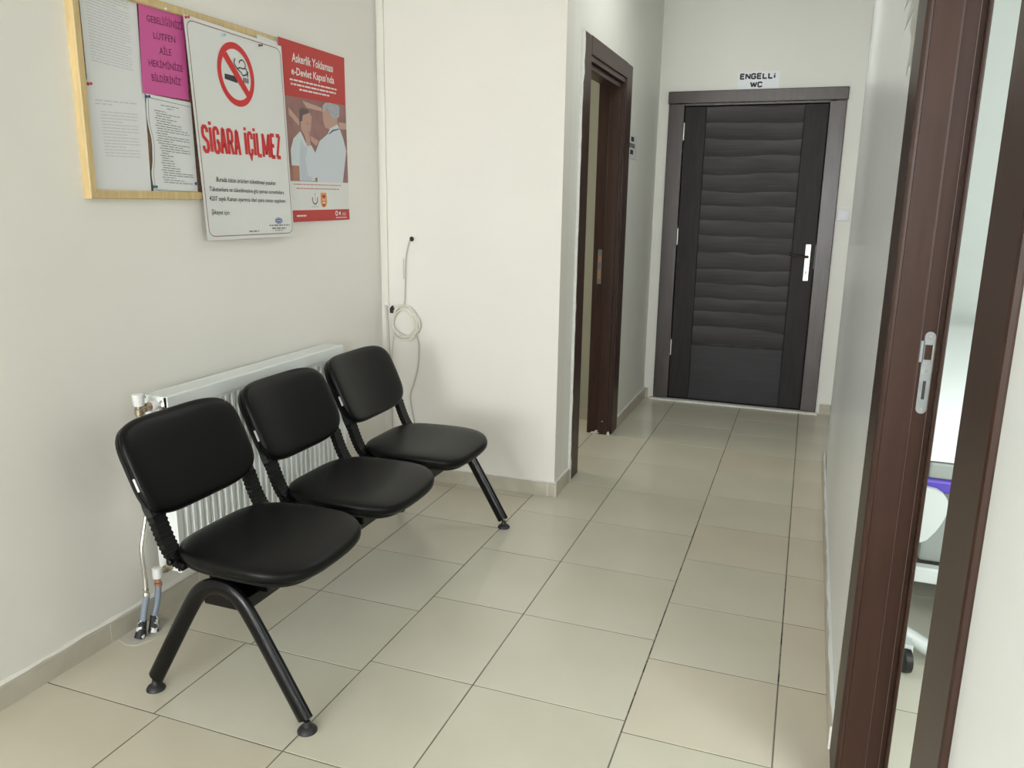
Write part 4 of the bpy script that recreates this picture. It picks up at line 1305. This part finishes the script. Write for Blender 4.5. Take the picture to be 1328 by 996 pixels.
# support arms under each seat
for sy in (-1, 1):
    meshes['arm%d' % sy] = MB().box(-1.51, -1.31, Y0 + sy * 0.12 - 0.016, Y0 + sy * 0.12 + 0.016, 0.352, 0.408, 0.003).mesh('seat_support', 'black_paint', org, True)
for sy in (-1, 1):
    yb_ = Y0 + (0.205 if sy > 0 else -0.186)
    pts = curve([(-1.632, yb_, 0.552), (-1.618, yb_, 0.512), (-1.601, yb_, 0.472), (-1.582, yb_, 0.442), (-1.556, yb_, 0.426), (-1.530, yb_, 0.420)], 6)
    fin_w = [1.0 if i % 2 == 1 else 0.84 for i in range(len(pts))]
    meshes['sleeve%d' % sy] = MB().ribbon(pts, 0.050, 0.022, (0, 1, 0), fin_w).mesh('ribbed_sleeve', 'black_plastic', org, False)
    bar = MB().ribbon(curve([(-1.672, yb_, 0.640), (-1.650, yb_, 0.585), (-1.628, yb_, 0.535), (-1.601, yb_, 0.472), (-1.582, yb_, 0.442), (-1.556, yb_, 0.426), (-1.42, yb_ - sy * 0.03, 0.418)], 5), 0.034, 0.010, (0, 1, 0))
    meshes['bracket%d' % sy] = bar.mesh('back_bracket', 'black_paint', org, False)
    hs = MB().ribbon([(-1.655, yb_, 0.600), (-1.644, yb_, 0.572), (-1.629, yb_, 0.538)], 0.046, 0.024, (0, 1, 0), [0.9, 1.0, 0.95])
    meshes['socket%d' % sy] = hs.mesh('socket', 'grey_plastic', org, False)
    scw = MB().lathe([(0.009, 0), (0.009, 0.012), (0.006, 0.014)], (-1.572, yb_ + sy * 0.018, 0.430), (0, sy, 0), 12)
    meshes['knob%d' % sy] = scw.mesh('pivot_knob', 'black_plastic', org)
for cy_ in CY:
    off = (0, cy_ - Y0, 0)
    so = link('seat', meshes['seat'], bench, off)
    pn = link('seat_pan', meshes['seat_pan'], so)
    bo = link('backrest', meshes['backrest'], bench, off)
    link('backrest_shell', meshes['backrest_shell'], bo)
    tgo = link('tag', meshes['tag'], bo)
    tgo['label'] = 'white tag'
    for sy in (-1, 1):
        link('seat_support', meshes['arm%d' % sy], so)
        br = link('back_bracket', meshes['bracket%d' % sy], bench, off)
        link('ribbed_sleeve', meshes['sleeve%d' % sy], br)
        link('socket', meshes['socket%d' % sy], br)
        link('pivot_knob', meshes['knob%d' % sy], br)

# ------------------------------------------------------------------ signs, switch
# sign over the end door
sg = thing('door_sign', 'small white paper sign lettered ENGELLi WC above the dark end door', 'sign', (-0.42, YE, 2.16))
zs = 2.160
MB().box(-0.553, -0.288, YE - 0.003, YE - 0.0003, zs, 2.270).build('plate', 'sign_paper', sg, False)


def wall_text(parent, name, txt, x0, x1, z0, z1, y, material, bold=0.02):
    v, f = text_geo(txt, bold)
    a, b_ = min(q[0] for q in v), max(q[0] for q in v)
    h = text_caps(txt)[1]
    mb = MB().add([(x0 + (q[0] - a) / (b_ - a) * (x1 - x0), y, z0 + q[1] / h * (z1 - z0)) for q in v], f)
    return mb.build(name, material, parent, False)


for txt, x0, x1, z1, z0 in (('ENGELLi', -0.538, -0.316, 2.256, 2.227), ('WC', -0.468, -0.396, 2.203, 2.175)):
    mb = MB()
    for pl_ in strokes(txt, x0, x1, 0.34):
        P = [Vector((x, 0, z1 + (z0 - z1) * t)) for x, t in pl_]
        n = len(P)
        L_, R_ = [], []
        for i in range(n):
            t_ = (P[min(i + 1, n - 1)] - P[max(i - 1, 0)]).normalized()
            nn_ = Vector((-t_.z, 0, t_.x)) * 0.0050
            L_.append(P[i] + nn_); R_.append(P[i] - nn_)
        for i in range(n - 1):
            mb.add([(q_.x, YE - 0.0036, q_.z) for q_ in (L_[i], R_[i], R_[i + 1], L_[i + 1])], [(0, 1, 2, 3)])
    mb.build('lettering', 'ink', sg, False)

# light switch beside the end door
sw = thing('light_switch', 'small white square light switch on the wall right of the end door', 'switch', (0.186, YE, 1.35))
MB().box(0.148, 0.222, YE - 0.010, YE, 1.318, 1.394, 0.004).build('frame', 'sign_paper', sw)
MB().box(0.160, 0.210, YE - 0.014, YE - 0.009, 1.330, 1.382, 0.003).build('rocker', 'sign_paper', sw)

# plate with three dark marks beside the left opening
pl = thing('room_plate', 'small white plate with dark print on the wall beyond the left door opening', 'sign', (XC, 4.98, 1.68))
MB().box(XC, XC + 0.003, 4.885, 5.110, 1.675, 1.815).build('plate', 'paper', pl, False)
q = MB()
for z0, z1, y0, y1 in ((1.776, 1.803, 4.925, 5.01), (1.700, 1.727, 4.915, 5.00)):
    q.add([(XC + 0.0034, y0, z0), (XC + 0.0034, y1, z0), (XC + 0.0034, y1, z1), (XC + 0.0034, y0, z1)], [(0, 1, 2, 3)])
for i in range(6):
    y0 = 4.892 + i * 0.026
    q.add([(XC + 0.0034, y0, 1.738), (XC + 0.0034, y0 + 0.018, 1.738), (XC + 0.0034, y0 + 0.018, 1.765), (XC + 0.0034, y0, 1.765)], [(0, 1, 2, 3)])
q.build('dark_print', 'ink', pl, False)['kind'] = 'stuff'

# ------------------------------------------------------------------ examination bed in the side room
bed = thing('hospital_bed', 'white sheeted hospital bed on castors seen through the right door gap', 'bed', (0.85, 3.6, 0))
q = MB().box(0.385, 1.28, 2.60, 5.14, 0.665, 0.80, 0.03)
q.build('mattress', 'sheet', bed)
dv = [(2.592, 0.668), (2.586, 0.79), (2.66, 0.85), (2.85, 0.895), (3.1, 0.93), (3.5, 0.955), (3.85, 0.94), (4.02, 0.86), (4.05, 0.78)]
MB().extrude([(0.376, y, z) for y, z in dv], (0.915, 0, 0)).build('duvet', 'sheet', bed)
MB().box(0.40, 1.26, 2.585, 4.65, 0.615, 0.664, 0.006).build('bed_frame', 'bed_grey', bed)
MB().box(0.375, 1.29, 2.57, 2.60, 0.575, 0.615, 0.008).build('footboard', 'purple', bed, label='violet foot panel')
lv = MB()
lp = [(0.36, 0.42), (0.395, 0.421), (0.412, 0.432), (0.432, 0.462), (0.446, 0.492), (0.455, 0.52), (0.457, 0.545), (0.452, 0.566), (0.440, 0.582), (0.422, 0.592), (0.395, 0.596), (0.36, 0.596)]
lv.extrude([(x, 2.545, z) for x, z in lp], (0, 0.022, 0))
lv.build('release_lever', 'bed_white', bed)
MB().box(0.40, 1.26, 2.62, 2.66, 0.258, 0.310, 0.006).build('cross_rail', 'bed_white', bed)
MB().box(0.42, 1.24, 2.70, 4.55, 0.30, 0.61, 0.01).build('lift_column', 'bed_grey', bed)
MB().tube([(0.37, 2.60, 0.10), (0.46, 2.585, 0.060), (0.60, 2.58, 0.055), (1.26, 2.58, 0.055)], 0.026, 10).build('base_rail', 'bed_white', bed)
MB().tube([(0.40, 4.5, 0.10), (1.26, 4.5, 0.10)], 0.026, 10).build('base_rail', 'bed_white', bed)
MB().box(0.80, 0.88, 2.62, 4.5, 0.08, 0.14).build('base_beam', 'bed_white', bed, False)
for x, y in ((0.395, 2.52), (1.22, 2.52), (0.395, 4.5), (1.22, 4.5)):
    w_ = MB().lathe([(0.030, -0.014), (0.040, -0.010), (0.041, 0.0), (0.040, 0.010), (0.030, 0.014)], (x, y, 0.041), (1, 0.25, 0), 20).build('castor', 'black', bed)
    MB().box(x - 0.018, x + 0.018, y - 0.006, y + 0.045, 0.062, 0.092, 0.004).build('castor_fork', 'bed_white', w_)
pw = cushion(0.33, 0.22, 0.06, 0.02, 3.2, lambda a_, b2, d: (0.83 + a_, 4.35 + b2, 0.825 + d), na=36)
o = pw.build('pillow', 'sheet', None)
o['label'] = 'white pillow at the head of the sheeted bed in the side room'
o['category'] = 'pillow'
